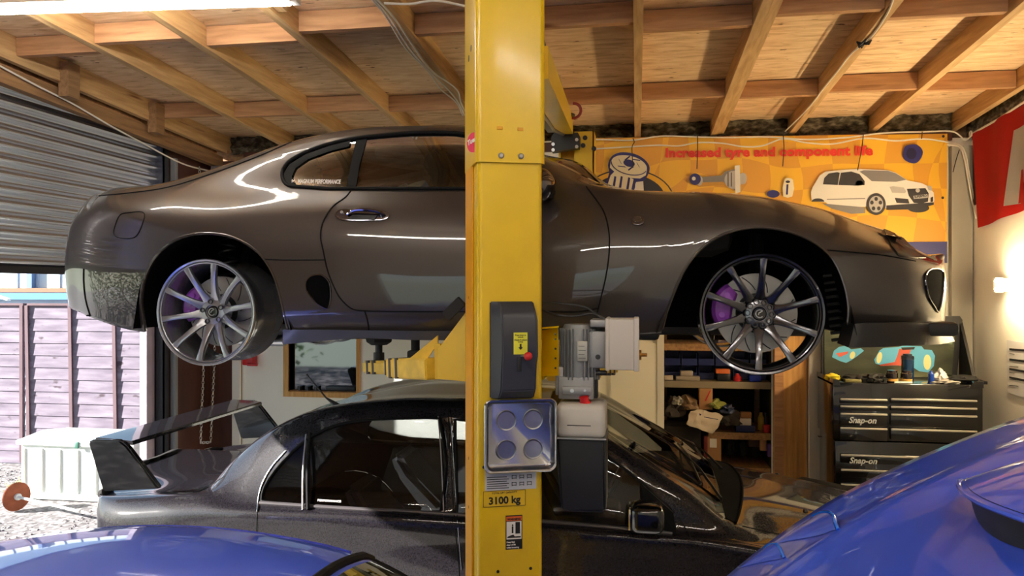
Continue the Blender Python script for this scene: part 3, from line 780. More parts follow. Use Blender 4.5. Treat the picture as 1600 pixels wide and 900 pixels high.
# ================================================================ bronze-grey coupe on the lift
YC = 4.18
def col(cs, g=(3.92, .02), h=.03, yc=YC):
    v = [c if isinstance(c, Vector) else W(*c) for c in cs]
    f = v[5]
    v.append(Vector((f.x, g[0], f.z+g[1]))); v.append(Vector((f.x, yc, f.z+h)))
    return v
C = []
C.append(col([(125,488,3.5),(122,460,3.47),(120,400,3.45),(128,345,3.47),(142,318,3.55),(160,302,3.7)]))
tail = col([(108,478,3.62),(104,452,3.57),(102,400,3.57),(112,350,3.59),(128,325,3.67),(150,304,3.8)], (3.98, .01), .015)
def endcap(c, x, ys):
    return [Vector((x, max(v.y, y), v.z)) for v, y in zip(c, ys)]
cap1 = endcap(tail, -2.93, [3.9]*6+[4.05, YC]); cap0 = [Vector((-2.96, YC, v.z)) for v in tail]
C = [cap0, cap1, tail, C[0],
 col([(150,499,3.42),(150,465,3.38),(150,400,3.37),(155,340,3.40),(165,310,3.50),(178,294,3.68)]),
 col([(205,516,3.36),(205,470,3.31),(205,405,3.30),(208,340,3.33),(215,307,3.44),(230,290,3.62)]),
 col([(265,522,3.33),(265,475,3.275),(265,400,3.265),(265,340,3.30),(265,303,3.41),(275,281,3.60)]),
 col([(340,528,3.33),(340,480,3.275),(340,395,3.26),(340,338,3.295),(345,299,3.42),(345,260,3.57)], (3.9,.03), .04),
 col([(445,535,3.33),(445,490,3.28),(445,410,3.27),(445,337,3.31),(445,292,3.41),(445,226,3.545)], (3.9,.035), .05),
 col([(540,530,3.33),(540,492,3.285),(540,402,3.275),(540,332,3.32),(540,294,3.40),(540,206,3.55)], (3.9,.035), .05),
 col([(650,530,3.33),(650,492,3.285),(650,402,3.28),(650,335,3.325),(650,294,3.40),(650,200,3.57)], (3.92,.035), .05),
 col([(750,530,3.33),(750,492,3.285),(750,402,3.28),(750,336,3.325),(750,294,3.40),(745,204,3.57)], (3.92,.035), .055),
 col([(830,530,3.33),(830,492,3.285),(830,402,3.28),(830,336,3.325),(830,294,3.40),(822,240,3.55)], (3.92,.07), .10),
 col([(890,530,3.33),(890,490,3.285),(890,400,3.28),(890,338,3.32),(890,293,3.40),(888,271,3.58)], (3.92,.10), .15),
 col([(950,528,3.33),(950,486,3.285),(950,400,3.275),(950,340,3.31),(950,298,3.40),(948,293,3.55)], (3.9,.06), .09),
 col([(1040,522,3.33),(1040,480,3.28),(1040,400,3.265),(1040,342,3.30),(1040,305,3.40),(1040,299,3.58)], (3.9,.03), .045),
 col([(1120,518,3.33),(1120,480,3.27),(1120,400,3.258),(1120,344,3.285),(1120,309,3.38),(1120,301,3.56)], (3.9,.03), .045),
 col([(1190,515,3.33),(1190,480,3.265),(1190,402,3.252),(1190,346,3.28),(1190,316,3.38),(1190,307,3.55)], (3.9,.03), .045),
 col([(1280,512,3.33),(1280,480,3.27),(1280,412,3.258),(1280,362,3.30),(1280,336,3.41),(1283,326,3.57)], (3.9,.025), .04),
 col([(1345,508,3.36),(1345,480,3.30),(1345,425,3.285),(1345,383,3.33),(1347,360,3.44),(1350,349,3.6)], (3.92,.02), .035),
 col([(1400,506,3.42),(1400,475,3.36),(1400,435,3.35),(1400,397,3.385),(1402,383,3.49),(1402,367,3.68)], (3.95,.015), .025),
 col([(1440,505,3.52),(1442,472,3.47),(1442,440,3.46),(1438,412,3.49),(1430,396,3.6),(1418,381,3.77)], (3.98,.015), .02),
]
nose = col([(1470,505,3.74),(1474,470,3.70),(1475,440,3.70),(1472,418,3.73),(1464,406,3.82),(1450,398,3.92)], (4.05, .01), .012)
C += [nose, [Vector((1.47, max(v.y, 4.0 if i < 6 else YC-.06 if i == 6 else YC), v.z)) for i, v in enumerate(nose)], [Vector((1.49, YC, v.z)) for v in nose]]
sup = Body(C, YC, 8, 7)
car = thing('lifted_coupe', 'bronze grey two-door sports coupe raised on the yellow lift, its rims without tyres', 'car', (-.75, YC, 1.80))
# windscreen and hatch glass
gw = sup.take(lambda f: f[sup.lr]/100 >= 5.35 and 11.6 <= f[sup.lc]/100 < 14.0)
obj('windscreen', gw, M['glasscar'], car)
gh = sup.take(lambda f: f[sup.lr]/100 >= 5.4 and 6.4 <= f[sup.lc]/100 < 9.6)
obj('rear_glass', gh, M['glasscar'], car)
# outlines, taken where the shell shows them
dlo_px = smooth2([(441,270),(450,254),(475,239),(510,226),(555,216),(610,210),(665,207),(735,211),(790,235),(866,284),(860,291),(700,292),(455,291),(444,284)], 3)
dlo = sup.xz(dlo_px)
ra_px = smooth2([(213,505),(214,470),(224,430),(245,397),(272,376),(303,366),(342,366),(376,376),(406,397),(427,428),(438,465),(443,505),(443,560),(330,575),(213,560)], 3)
fa_px = smooth2([(1038,505),(1052,460),(1075,412),(1107,379),(1148,360),(1192,355),(1240,363),(1278,381),(1302,404),(1320,444),(1329,482),(1333,520),(1333,560),(1190,580),(1036,560)], 3)
def px2xz(pts, Y): return hull([(lambda q: (q.x, q.z))(W(a, b, Y)) for a, b in pts])
rarch = px2xz(ra_px, 3.27); farch = px2xz(fa_px, 3.265)
dloop = sup.loopxz(dlo, .001); 
gl = sup.cut(dlo)
sup.cut(rarch, .45); sup.cut(farch, .45)
shell_cuts = None
# glass, slightly sunk
bmesh.ops.recalc_face_normals(gl, faces=gl.faces[:])
for v in gl.verts: v.co.y += .008 if v.co.y < YC else -.008
for v in gl.verts: v.co += Vector((0, 0, 0))
g1 = BM(); 
islands('side_glass', gl, M['glasscar'], car)
bm = BM(); tube(bm, dloop, .009, 8, closed=True); obj('window_seal', bm, M['seal'], car)
# black pillar behind the door glass and the masked edge of the quarter glass
def strip(pts, off, m, name, parent, body, **k): return obj(name, body.patch(pts, off, **k), m, parent)
strip([(541,291),(556,217),(574,213),(562,255),(556,291)], -.002, M['seal'], 'b_pillar', car, sup)
strip([(447,288),(443,272),(452,257),(478,241),(515,228),(548,220),(546,228),(515,236),(482,248),(462,262),(456,276),(462,288)], .001, M['seal'], 'glass_border', car, sup)
# blue and white sunshade seen inside
bm = BM(); prism(bm, [W(657,292,4.1), W(668,281,4.1), W(700,276,4.1), W(760,275,4.1), W(860,262,4.1), W(860,292,4.1)], (0, .03, 0)); obj('blue_tray', bm, mat('blue_card', (30, 130, 200), .5), car, smooth=False)
bm = BM(); prism(bm, [W(459,283,4.3), W(460,268,4.3), W(500,264,4.3), W(502,283,4.3)], (0, .03, 0)); prism(bm, [W(620,292,3.9), W(634,286,3.9), W(636,288,3.9), W(630,292,3.9)], (0, .02, 0)); obj('white_panel', bm, M['deckbox'], car, smooth=False)
# shut lines
sl_pts = [[(551,293),(541,307),(521,322),(511,335),(503,352),(501,372),(505,392),(511,420),(519,442),(530,464),(543,478),(553,484),(573,486),(640,487),(727,487)],
          [(850,487),(905,487),(935,482)], [(570,486),(574,500),(578,527)],
          [(916,292),(930,310),(943,330),(951,360),(952,390),(947,430),(939,465),(933,488)],
          [(413,405),(440,406),(507,406)], [(131,420),(131,440),(134,468),(143,500)],
          [(155,306),(200,302),(262,293),(330,272),(400,246),(456,222)]]
for q in sl_pts:
    obj('panel_gap', sup.line(q, .0034, 5, .0012, 5), M['seal'], car)
q = smooth2([(205,332),(222,331),(226,335),(222,352),(214,368),(207,372),(184,371),(178,365),(181,350),(189,335)], 3)
obj('fuel_flap_gap', sup.line(q, .0026, 5, .0012, 1, True), M['seal'], car)
obj('bumper_gap', sup.line([(1292,391),(1330,394),(1380,399),(1430,408)], .003, 5, .001, 5), M['seal'], car)
# bright arch lips
def archlip(poly, body, r=.006):
    lo = min(p[1] for p in poly); q = [p for p in body.loopxz(poly, 0) if p.z > lo+.13]
    # rotate so that the open end is last
    ds = [(q[i]-q[i-1]).length for i in range(len(q))]; k = ds.index(max(ds)); q = q[k:]+q[:k]
    bm = BM(); tube(bm, q, r, 6); return bm
obj('arch_lip', archlip(rarch, sup), M['bronze'], car); obj('arch_lip', archlip(farch, sup), M['bronze'], car)
zcl = W(600, 514, 3.3).z
def clampz(p, z): return hull([(a, max(b, z)) for a, b in p])
for p_ in (rarch, farch):
    liner(car, clampz(p_, zcl), 3.285, 3.85, M['void']); liner(car, clampz(p_, zcl), 2*YC-3.285, 2*YC-3.85, M['void'])
# louvres behind the front wheel
for i in range(10):
    z = W(1310, 432+i*11, 3.5).z; a = W(1296, 400, 3.42)
    bm = BM(); x0 = W(1288+i*1.5, 400, 3.45).x; x1 = W(1318+i*1.0, 400, 3.45).x
    tube(bm, [(x0, 3.47, z), ((x0+x1)/2, 3.45, z+.006), (x1, 3.46, z)], .007, 6); obj('liner_louvre', bm, M['rubber'], car)
# side intake
vent = smooth2([(479,452),(480,438),(488,431),(503,430),(514,440),(517,455),(516,472),(512,482),(500,477),(487,465)], 4)
vb = sup.patch(vent, .002, 5)
obj('side_intake', vb, M['void'], car)
obj('intake_lip', sup.line(vent, .0035, 6, .003, 1, True), M['chromedk'], car)
# door handle
def ppoint(body, px, py, off): return body.hit(px, py, off)
hb = sup.patch(smooth2([(524,336),(530,329),(548,328),(580,329),(602,331),(609,336),(603,343),(580,345),(545,345),(529,342)], 3), .006, 4)
dh = obj('door_handle', hb, M['chromedk'], car)
bm = BM(); tube(bm, spline([sup.hit(544,337,.012), sup.hit(556,333,.028), sup.hit(575,333,.034), sup.hit(594,335,.026), sup.hit(602,338,.010)], 5), [.006]*3+[.0085]*15+[.006]*3, 8); obj('grip', bm, M['chromedk'], dh)
obj('recess', sup.patch([(545,343),(552,337),(590,338),(586,344)], .0105, 3), M['black'], dh)
p, n = sup.hitn(535, 333); bm = BM(); cyl(bm, p, p+n*.013, .007, 14); obj('lock_barrel', bm, M['steel'], dh)
# side lamp
sl_ = sup.patch(smooth2([(987,345),(990,340),(1000,339),(1006,341),(1006,348),(1002,351),(990,351)], 3), .010, 3); slo = obj('side_lamp', sl_, M['chromedk'], car)
obj('lens', sup.patch(smooth2([(990,345),(992,342),(1000,341),(1003,344),(1001,348),(993,349)], 3), .014, 3), M['headglass'], slo)
# headlamp, bumper opening and splitter
hl = obj('headlamp', sup.patch([(1378,352),(1392,357),(1412,366),(1410,373),(1398,372),(1410,382),(1432,396),(1446,404),(1428,404),(1404,400),(1392,385),(1384,366)], .005, 5), mat('lamp_black', (14, 14, 16), .35, coat=.25, coat_rough=.2), car)
bm = BM(); a = sup.hit(1383, 356, .02); prism(bm, [sup.hit(1384,360,.004), sup.hit(1392,356,.01), sup.hit(1411,366,.03), sup.hit(1412,371,.03), sup.hit(1398,373,.01)], (0, .03, 0)); obj('bonnet_lip', bm, M['bronze'], car)
op = smooth2([(1444,428),(1450,421),(1464,419),(1475,424),(1477,440),(1474,462),(1470,486),(1462,484),(1451,470),(1445,450)], 3)
# the opening: dark inset with a bright edge
dk_ = [(a, b) for a, b in smooth2([(1445,430),(1451,423),(1463,421),(1471,425),(1472,440),(1470,462),(1466,482),(1461,480),(1452,467),(1447,449)], 3)]
obj('bumper_opening', sup.patch(dk_, .002, 5), M['void'], car)
pts = [sup.hit(min(p[0], 1473), p[1], .004) for p in smooth2([(1445,430),(1451,422),(1463,420),(1472,425),(1473,440),(1471,462),(1467,482),(1464,487),(1458,478),(1451,467),(1446,449)], 4)]
bm = BM(); tube(bm, [p for p in pts if p], .0045, 6, closed=True); obj('opening_edge', bm, M['chromedk'], car)
# front splitter: thick black lip below the bumper
bm = BM(); rows = []
ctl = [((1326,543),(1335,506),3.30),((1345,543),(1350,505),3.305),((1380,542),(1385,504),3.35),((1420,540),(1425,504),3.42),((1450,539),(1455,505),3.52),((1470,538),(1465,510),3.66)]
R0 = spline([W(a[0], a[1], y-.02) for a, b, y in ctl], 5); R1 = spline([W(b[0], b[1], y) for a, b, y in ctl], 5)
R0 += [Vector((1.46, 3.85, R0[-1].z)), Vector((1.50, YC, R0[-1].z))]; R1 += [Vector((1.44, 3.9, R1[-1].z)), Vector((1.46, YC, R1[-1].z))]
for side in (0, 1):
    G = []
    for a, b in zip(R0, R1):
        row = [b, b.lerp(a, .5)+Vector((0, -.004, 0)), a, a+Vector((-.02, .10, .01)), b+Vector((-.02, .10, 0))]
        if side: row = [Vector((p.x, 2*YC-p.y, p.z)) for p in row]
        G.append([bm.verts.new(p) for p in row])
    for i in range(len(G)-1):
        for j in range(5): bm.faces.new((G[i][j], G[i+1][j], G[i+1][(j+1) % 5], G[i][(j+1) % 5]))
    bm.faces.new(G[0])
bmesh.ops.recalc_face_normals(bm, faces=bm.faces[:]); obj('front_splitter', bm, M['black'], car)
# sill extension in matt black
bm = BM(); A = spline([W(443,538,3.31), W(500,533,3.31), W(570,528,3.31), W(640,531,3.31), W(850,531,3.31), W(1000,527,3.32)], 5); B = spline([W(443,515,3.30), W(500,515,3.30), W(570,516,3.30), W(640,517,3.30), W(850,517,3.30), W(1000,515,3.31)], 5)
for sd in (0, 1):
    G = []
    for a, b in zip(A, B):
        row = [b+Vector((0, -.008, 0)), a+Vector((0, -.006, 0)), a+Vector((0, .04, 0)), b+Vector((0, .04, 0))]
        if sd: row = [Vector((p.x, 2*YC-p.y, p.z)) for p in row]
        G.append([bm.verts.new(p) for p in row])
    for i in range(len(G)-1):
        for j in range(4): bm.faces.new((G[i][j], G[i+1][j], G[i+1][(j+1) % 4], G[i][(j+1) % 4]))
    bm.faces.new(G[0]); bm.faces.new(G[-1][::-1])
bmesh.ops.recalc_face_normals(bm, faces=bm.faces[:]); islands('side_skirt', bm, mat('satin_grey_skirt', (60, 62, 72), .4, coat=.3), car)
# underbody
zs = W(600, 531, 3.35).z
bm = BM(); rbox(bm, W(455,500,3.5).x, W(1030,500,3.5).x, 3.42, 4.94, zs+.005, zs+.10, .02); rbox(bm, -2.75, -2.4, 3.6, 4.7, zs+.06, zs+.16, .03); rbox(bm, .9, 1.35, 3.5, 4.8, zs+.03, zs+.09, .02)
rbox(bm, -2.35, .85, 3.9, 4.5, zs+.0, zs+.12, .03)
obj('underbody', bm, M['black'], car)
bm = BM(); q = W(430, 536, 3.75); cyl(bm, (-2.75, 4.5, q.z+.02), (-1.3, 4.5, q.z+.02), .035); cyl(bm, (-2.6, 4.35, q.z+.04), (-2.1, 4.35, q.z+.04), .09)
cyl(bm, (W(376,540,3.8).x, 3.8, q.z+.01), (W(445,536,3.8).x, 3.8, q.z+.01), .03); obj('exhaust', bm, M['steel'], car)
# wheels: front pair and rear pair
zw = 1.892
ws = []
for (x, yf, R, dep, ph, lug, yw) in ((W(320,488,3.36).x+.0, 3.36, .254, .30, .05, 5, 0), (W(1190,491,3.30).x, 3.30, .2525, .23, 0.17, 10, -.03)):
    zc = W(320, 488, 3.36).z if x < -1 else W(1190, 491, 3.30).z
    wl = wheel(car, (x, yf, zc), R, dep, M['rim'] if lug == 5 else M['rimshade'], 10, ph+.1, lug, .06, yaw=yw)
    brake(car, (x+.0, yf+.15, zc+.0), .172, PI-.25)
    bm = BM(); cyl(bm, (x, yf+.18, zc), (x, YC-.5, zc+.03), .05); cyl(bm, (x, yf+.18, zc), (x, yf+.2, zc), .1); tube(bm, [(x+.02, yf+.25, zc+.08), (x+.04, yf+.4, zc+.42)], .035, 10)
    tube(bm, [(x-.15, YC-.4, zc+.05), (x, yf+.2, zc-.06), (x+.2, YC-.4, zc+.05)], .018, 8)
    obj('suspension', bm, M['black'], car)
    # far side
    for o in [wl]+list(wl.children):
        d = o.copy(); COL.objects.link(d)
        if o is wl: far = d; d.parent = car
        else: d.parent = far
    far.matrix_parent_inverse = Matrix.Identity(4); far.location = (0, 0, 0)
    far.scale = (1, -1, 1); far.location = (0, 0, 0)
# coil spring in the rear arch
bm = BM(); x = W(355, 400, 3.6).x; pts = [(x+.05*math.cos(a), 3.62+.05*math.sin(a), 2.02+.03*a/PI) for a in [i*PI/6 for i in range(60)]]; tube(bm, pts, .006, 6); obj('coil_spring', bm, M['darksteel'], car)
# seats and dash
for sx in (-.55,):
    for yy in (3.78, 4.58):
        bm = BM(); rbox(bm, sx-.25, sx+.27, yy-.24, yy+.24, 2.02, 2.2, .05)
        q = [Vector((sx-.22, 0, 2.18)), Vector((sx-.50, 0, 2.58)), Vector((sx-.46, 0, 2.68)), Vector((sx-.38, 0, 2.70)), Vector((sx-.32, 0, 2.58)), Vector((sx-.04, 0, 2.2))]
        t_ = BM(); prism(t_, [p+Vector((0, yy-.22, 0)) for p in q], (0, .44, 0)); bmesh.ops.bevel(t_, geom=t_.edges[:], offset=.04, segments=3, affect='EDGES'); join(bm, t_)
        obj('seat', bm, M['seat'], car)
bm = BM(); rbox(bm, .05, .42, 3.45, 4.9, 2.15, 2.40, .06); obj('dashboard', bm, M['interior'], car)
# door mirror by the post
bm = BM(); p = W(860, 290, 3.30)
t_ = BM(); bmesh.ops.create_uvsphere(t_, u_segments=20, v_segments=12, radius=1); t_.transform(Matrix.Translation((p.x-.05, 3.27, p.z+.0)) @ Matrix.Diagonal((.075, .11, .075, 1))); join(bm, t_)
mi = obj('door_mirror', bm, M['chromedk'], car)
bm = BM(); bar(bm, (p.x-.03, 3.30, p.z-.04), (p.x-.0, 3.44, p.z-.02), .05, .03); obj('stalk', bm, M['black'], mi)
# lettering on the quarter glass
p = sup.hit(466, 287, .004); q = sup.hit(533, 288, .004)
d = (q-p); L = d.length; m_ = face_m(p+Vector((0, -.004, 0)), d, (0, .15, 1))
tb = text_bm('MAGNUM PERFORMANCE', .028, m_, .001, .0008, sx=.96); xs = [v.co for v in tb.verts]; wdt = max((c-p).dot(d/L) for c in xs)
tb.transform(m_ @ Matrix.Diagonal((L/wdt, 1, 1, 1)) @ m_.inverted()); obj('glass_lettering', tb, M['whiteink'], car)
bm = BM(); m2 = face_m(p-d/L*.022+Vector((0, -.004, .010)), d, (0, .15, 1))
for a in (.7, -.7, 0): bar(bm, m2 @ Vector((-.009*math.cos(a), -.011*math.sin(a), 0)), m2 @ Vector((.009*math.cos(a), .011*math.sin(a), 0)), .002, .003, up=(0, -1, 0))
obj('glass_emblem', bm, M['whiteink'], car)
sup.finish('body_shell', M['bronze'], car)
# rear spoiler beyond the roof line

# ================================================================ black saloon under the lifted car
YE = 4.485
def V3(px, Y, z):
    p = W(px, 450, Y); return Vector((p.x, Y, z))
def ecol(px, d, e, f, g=None, h=None, low=(.20, .45, .74), yl=(3.72, 3.64, 3.61)):
    """lower rails by height; d,e,f are (px,py,Y); g,h are centre heights"""
    v = [V3(px, yl[i], low[i]) for i in range(3)]+[W(*d), W(*e), W(*f)]
    x = v[5].x
    return v+[Vector((x, 4.15, g)), Vector((x, YE, h))]
E = []
b0 = ecol(153, (152,800,3.74), (156,777,3.80), (160,768,4.0), .90, .905, yl=(3.80,3.76,3.72))
E.append([Vector((-3.05, YE, v.z)) for v in b0]); E.append([Vector((-3.02, max(v.y, 4.05+.03*i), v.z)) for i, v in enumerate(b0)]); E[-1][-1].y = YE
E[-1][6].y = 4.3
E.append(b0)
E.append(ecol(245, (245,798,3.635), (245,776,3.72), (250,766,3.92), .895, .90))
E.append(ecol(310, (310,798,3.615), (312,774,3.70), (318,764,3.93), .915, .92))
E.append(ecol(360, (360,800,3.605), (360,782,3.675), (362,722,3.93), 1.055, 1.06))
E.append(ecol(400, (400,802,3.60), (400,786,3.66), (405,688,3.92), 1.20, 1.215))
E.append(ecol(460, (460,804,3.60), (460,789,3.66), (465,655,3.90), 1.295, 1.31))
E.append(ecol(520, (520,806,3.60), (520,792,3.66), (525,641,3.87), 1.352, 1.365))
E.append(ecol(600, (600,810,3.60), (600,796,3.66), (600,636,3.85), 1.40, 1.415))
E.append(ecol(690, (690,815,3.60), (690,801,3.66), (690,635,3.85), 1.41, 1.43))
E.append(ecol(790, (790,821,3.60), (790,808,3.66), (790,640,3.85), 1.40, 1.425))
E.append(ecol(870, (870,828,3.60), (870,815,3.66), (872,652,3.86), 1.375, 1.40))
E.append(ecol(920, (920,832,3.60), (920,819,3.67), (922,672,3.85), 1.31, 1.345))
E.append(ecol(1000, (1000,838,3.605), (1000,826,3.68), (1003,724,3.81), 1.17, 1.20))
E.append(ecol(1080, (1080,843,3.61), (1080,834,3.70), (1082,776,3.78), 1.04, 1.07))
E.append(ecol(1132, (1132,850,3.615), (1133,840,3.70), (1135,818,3.76), .955, .985))
E.append(ecol(1170, (1170,856,3.62), (1170,847,3.69), (1170,832,3.77), .93, .95))
E.append(ecol(1230, (1230,868,3.62), (1230,860,3.68), (1230,846,3.78), .90, .925))
E.append(ecol(1330, (1330,890,3.64), (1330,880,3.70), (1330,868,3.80), .85, .87))
E.append(ecol(1400, (1400,915,3.70), (1400,905,3.76), (1400,895,3.88), .80, .82, yl=(3.80,3.74,3.72)))
n0 = E[-1]
E.append([Vector((1.60, max(v.y, 4.0), v.z-.05)) for v in n0]); E[-1][-1].y = YE; E[-1][6].y = 4.25
E.append([Vector((1.66, YE, v.z-.07)) for v in n0])
evo = Body(E, YE, 8, 7)
ev = thing('black_saloon', 'black four-door saloon with a tall rear wing parked underneath the lifted coupe', 'car', (-.7, YE, 0))
gw = evo.take(lambda f: f[evo.lr]/100 >= 5.12 and 13.0 <= f[evo.lc]/100 < 16.0)
obj('windscreen', gw, M['glassevo'], ev)
gr = evo.take(lambda f: f[evo.lr]/100 >= 5.3 and 4.4 <= f[evo.lc]/100 < 7.1)
obj('rear_glass', gr, M['glassevo'], ev)
d1 = evo.xz(smooth2([(409,782),(413,762),(430,735),(455,708),(490,680),(530,663),(580,656),(640,654),(684,654),(688,656),(688,799),(600,795),(480,789),(412,784)], 2))
d2 = evo.xz([(712,656),(790,660),(870,668),(905,682),(950,712),(1010,760),(1050,800),(1048,822),(1000,824),(850,812),(714,803)])
lp1 = evo.loopxz(d1, .002); lp2 = evo.loopxz(d2, .002)
for k, (d, lp) in enumerate(((d1, lp1), (d2, lp2))):
    g = evo.cut(d)
    for v in g.verts: v.co.y += .006 if v.co.y < YE else -.006
    islands('side_glass', g, M['glassevo'], ev)
    bm = BM(); tube(bm, lp, .007, 6, closed=True); obj('window_seal', bm, M['seal'], ev)
bm = evo.line([(406,786),(480,791),(560,796),(640,800),(700,804),(780,810),(880,818),(1000,829),(1050,834)], .011, 8, .002); obj('belt_moulding', bm, mat('grey_moulding', (70, 66, 68), .35, coat=.4), ev)
def bright(pts, r, nm='bright_divider', m='steel'):
    P = [evo.side(*[(lambda q: (q.x, q.z))(W(a, b, 3.68))][0], .004) if False else W(a, b, 3.675) for a, b in pts]
    return P
def on(px, py, off=.004):
    h = evo.hit(px, py, off)
    return h if h else W(px, py, 3.7)
# the divider bars sit in the glass openings
def dv(a, b, r, m, n_=8):
    # run between shell points just outside the opening
    bm = BM(); A, B = evo.hit(*a, .002), evo.hit(*b, .002)
    mid = (A+B)/2+Vector((0, -.018, 0)); tube(bm, spline([A, mid, B], 6), r, n_); return obj('window_divider', bm, m, ev)
dv((479,679),(473,797), .006, M['steel']); dv((485,677),(481,797), .009, M['seal']); 
obj('bright_edge', evo.line([(685,651),(689,700),(692,760),(694,806)], .004, 6, .004), M['steel'], ev)
obj('bright_edge', evo.line([(402,800),(404,780),(410,757),(425,730),(447,705)], .004, 6, .004), M['steel'], ev)
for q in ([(700,640),(704,720),(709,800),(716,880),(718,930)], [(474,648),(500,645),(560,640),(640,637),(720,637)], [(402,800),(401,830),(400,870)], [(1060,808),(1085,850),(1100,900),(1104,940)], [(468,645),(490,628)],
          [(1160,822),(1200,831),(1260,842)], [(250,770),(310,768),(350,745)]):
    obj('panel_gap', evo.line(q, .0028, 6, .0), M['seal'], ev)
for q in ([(704,640),(709,720),(714,800),(721,890)],):
    obj('door_edge_highlight', evo.line(q, .0015, 4, .003), M['chromedk'], ev)
# door handle, mirror
for q in (((690,868)), ):
    pass
p = W(1020, 805, 3.52)
bm = BM(); rbox(bm, p.x-.10, p.x+.05, 3.44, 3.60, p.z-.07, p.z+.055, .035, 4); mi = obj('door_mirror', bm, M['blackgloss'], ev)
bm = BM(); bar(bm, (p.x-.02, 3.58, p.z-.04), (p.x-.0, 3.68, p.z-.05), .06, .03); obj('stalk', bm, M['black'], mi)
bm = BM(); rbox(bm, p.x-.108, p.x-.098, 3.455, 3.585, p.z-.055, p.z+.04, .004); obj('mirror_glass', bm, M['chrome'], mi)
# antenna
a = evo.hit(520, 622, 0) or W(520, 620, 4.485); a = Vector((W(520, 618, YE-.25).x, YE-.25, 0)); hh = evo.bvh.ray_cast(Vector((a.x, a.y, 3)), Vector((0, 0, -1)))[0]
t_top = W(479, 585, YE-.25)
bm = BM(); tube(bm, [hh+Vector((.03, 0, -.005)), hh+Vector((-.0, 0, .02)), hh.lerp(t_top, .25)+Vector((0, 0, 0)), t_top], [.022, .012, .005, .004], 8); cyl(bm, hh.lerp(t_top, .93), t_top, .006, 8)
obj('antenna', bm, M['black'], ev)
# wipers and cowl
bm = BM()
for k, (x, y) in enumerate(((.42, 3.98), (.48, 4.5))):
    h0 = evo.bvh.ray_cast(Vector((x, y, 3)), Vector((0, 0, -1)))[0]
    h1 = evo.bvh.ray_cast(Vector((x-.22, y-.0+.42, 3)), Vector((0, 0, -1)))[0]
    tube(bm, [h0+Vector((0, 0, .01)), h0.lerp(h1, .4)+Vector((0, 0, .045)), h1+Vector((0, 0, .03))], .007, 6)
    h2 = evo.bvh.ray_cast(Vector((x-.10, y+.02, 3)), Vector((0, 0, -1)))[0]; h3 = evo.bvh.ray_cast(Vector((x-.18, y+.62, 3)), Vector((0, 0, -1)))[0]
    if h2 and h3: tube(bm, [h2+Vector((0, 0, .015)), h2.lerp(h3, .5)+Vector((0, 0, .05)), h3+Vector((0, 0, .015))], .006, 6)
obj('wiper', bm, M['black'], ev)
# cowl strip
bm = BM(); P = []
for i in range(25):
    y = 3.80+(2*YE-2*3.80)*i/24; x = .47+.10*(1-((y-YE)/.68)**2)
    h = evo.bvh.ray_cast(Vector((x, y, 3)), Vector((0, 0, -1)))[0]
    if h: P.append(h+Vector((0, 0, .004)))
tube(bm, P, .007, 8); obj('cowl_trim', bm, M['void'], ev)
bm = BM(); rows = []
for i in range(25):
    y = 3.80+(2*YE-2*3.80)*i/24; xo = .47+.10*(1-((y-YE)/.68)**2); row = []
    for j in range(6):
        x = .425+(xo-.425)*j/5; h = evo.bvh.ray_cast(Vector((x, y, 3)), Vector((0, 0, -1)))[0]; row.append(bm.verts.new(h+Vector((0, 0, .004))))
    rows.append(row)
for r0, r1 in zip(rows, rows[1:]):
    for j in range(5): bm.faces.new((r0[j], r0[j+1], r1[j+1], r1[j]))
bmesh.ops.recalc_face_normals(bm, faces=bm.faces[:]); obj('cowl_panel', bm, M['void'], ev)
bm = BM(); prism(bm, [W(1003,757,3.69), W(1052,801,3.69), W(1058,836,3.67), W(1006,831,3.67)], (0, .012, 0)); obj('mirror_sail', bm, M['seal'], ev)
# washer jets and bonnet details
for y in (4.1, 4.9):
    h = evo.bvh.ray_cast(Vector((.85, y, 3)), Vector((0, 0, -1)))[0]; bm = BM(); lathe(bm, [(.014, -.002), (.011, .008), (0, .01)], h, (0, 0, 1), 10); obj('washer_jet', bm, M['black'], ev)
# rear wing: near end plate, far end plate, blade
wing = obj('rear_wing', (lambda b: b)(BM()), M['evo'], ev) if False else None
def plate(Y, out, dx=0):
    P = [W(137,692,Y), W(141,687,Y), W(186,688,Y), W(197,697,Y), W(248,764,Y), W(160,768,Y)]
    b = BM(); Q = [p.copy() for p in P]
    n = 6; A = []; B = []
    for i, p in enumerate(Q):
        lean = (p.z-Q[-1].z)*out
        A.append(Vector((p.x+dx, Y+lean, p.z))); 
    prism(b, A, (0, .045, 0)); bmesh.ops.bevel(b, geom=b.edges[:], offset=.009, segments=2, affect='EDGES')
    return b
wb = BM()
yn, yf = 3.72, 5.22
pn = [W(200,697,3.9)]; 
z_t = W(165, 690, yn).z
# blade: aerofoil swept from the near plate to the far plate
xa0, xa1 = W(143,690,yn).x, W(186,690,yn).x
def foil(x0, x1, z, y):
    c = x1-x0; up = [(0, .022), (.03, .026), (.3, .024), (.6, .020), (.97, .014), (1, .006)]; lo = [(1, -.008), (.6, -.004), (.3, -.006), (.08, .0)]
    return [Vector((x0+c*a, y, z+b)) for a, b in up]+[Vector((x0+c*a, y, z+b)) for a, b in lo]
N = 20; rings = []
for i in range(N+1):
    t_ = i/N; y = yn+.03+(yf-yn-.06)*t_; zc = z_t-.012
    rings.append([wb.verts.new(p) for p in foil(xa0+.0, xa1+.06, zc, y)])
for A, B in zip(rings, rings[1:]):
    for k in range(len(A)): wb.faces.new((A[k], A[(k+1) % len(A)], B[(k+1) % len(A)], B[k]))
wb.faces.new(rings[0]); wb.faces.new(rings[-1][::-1]); bmesh.ops.recalc_face_normals(wb, faces=wb.faces[:])
wing = obj('rear_wing', wb, M['evo'], ev, sharp=25)
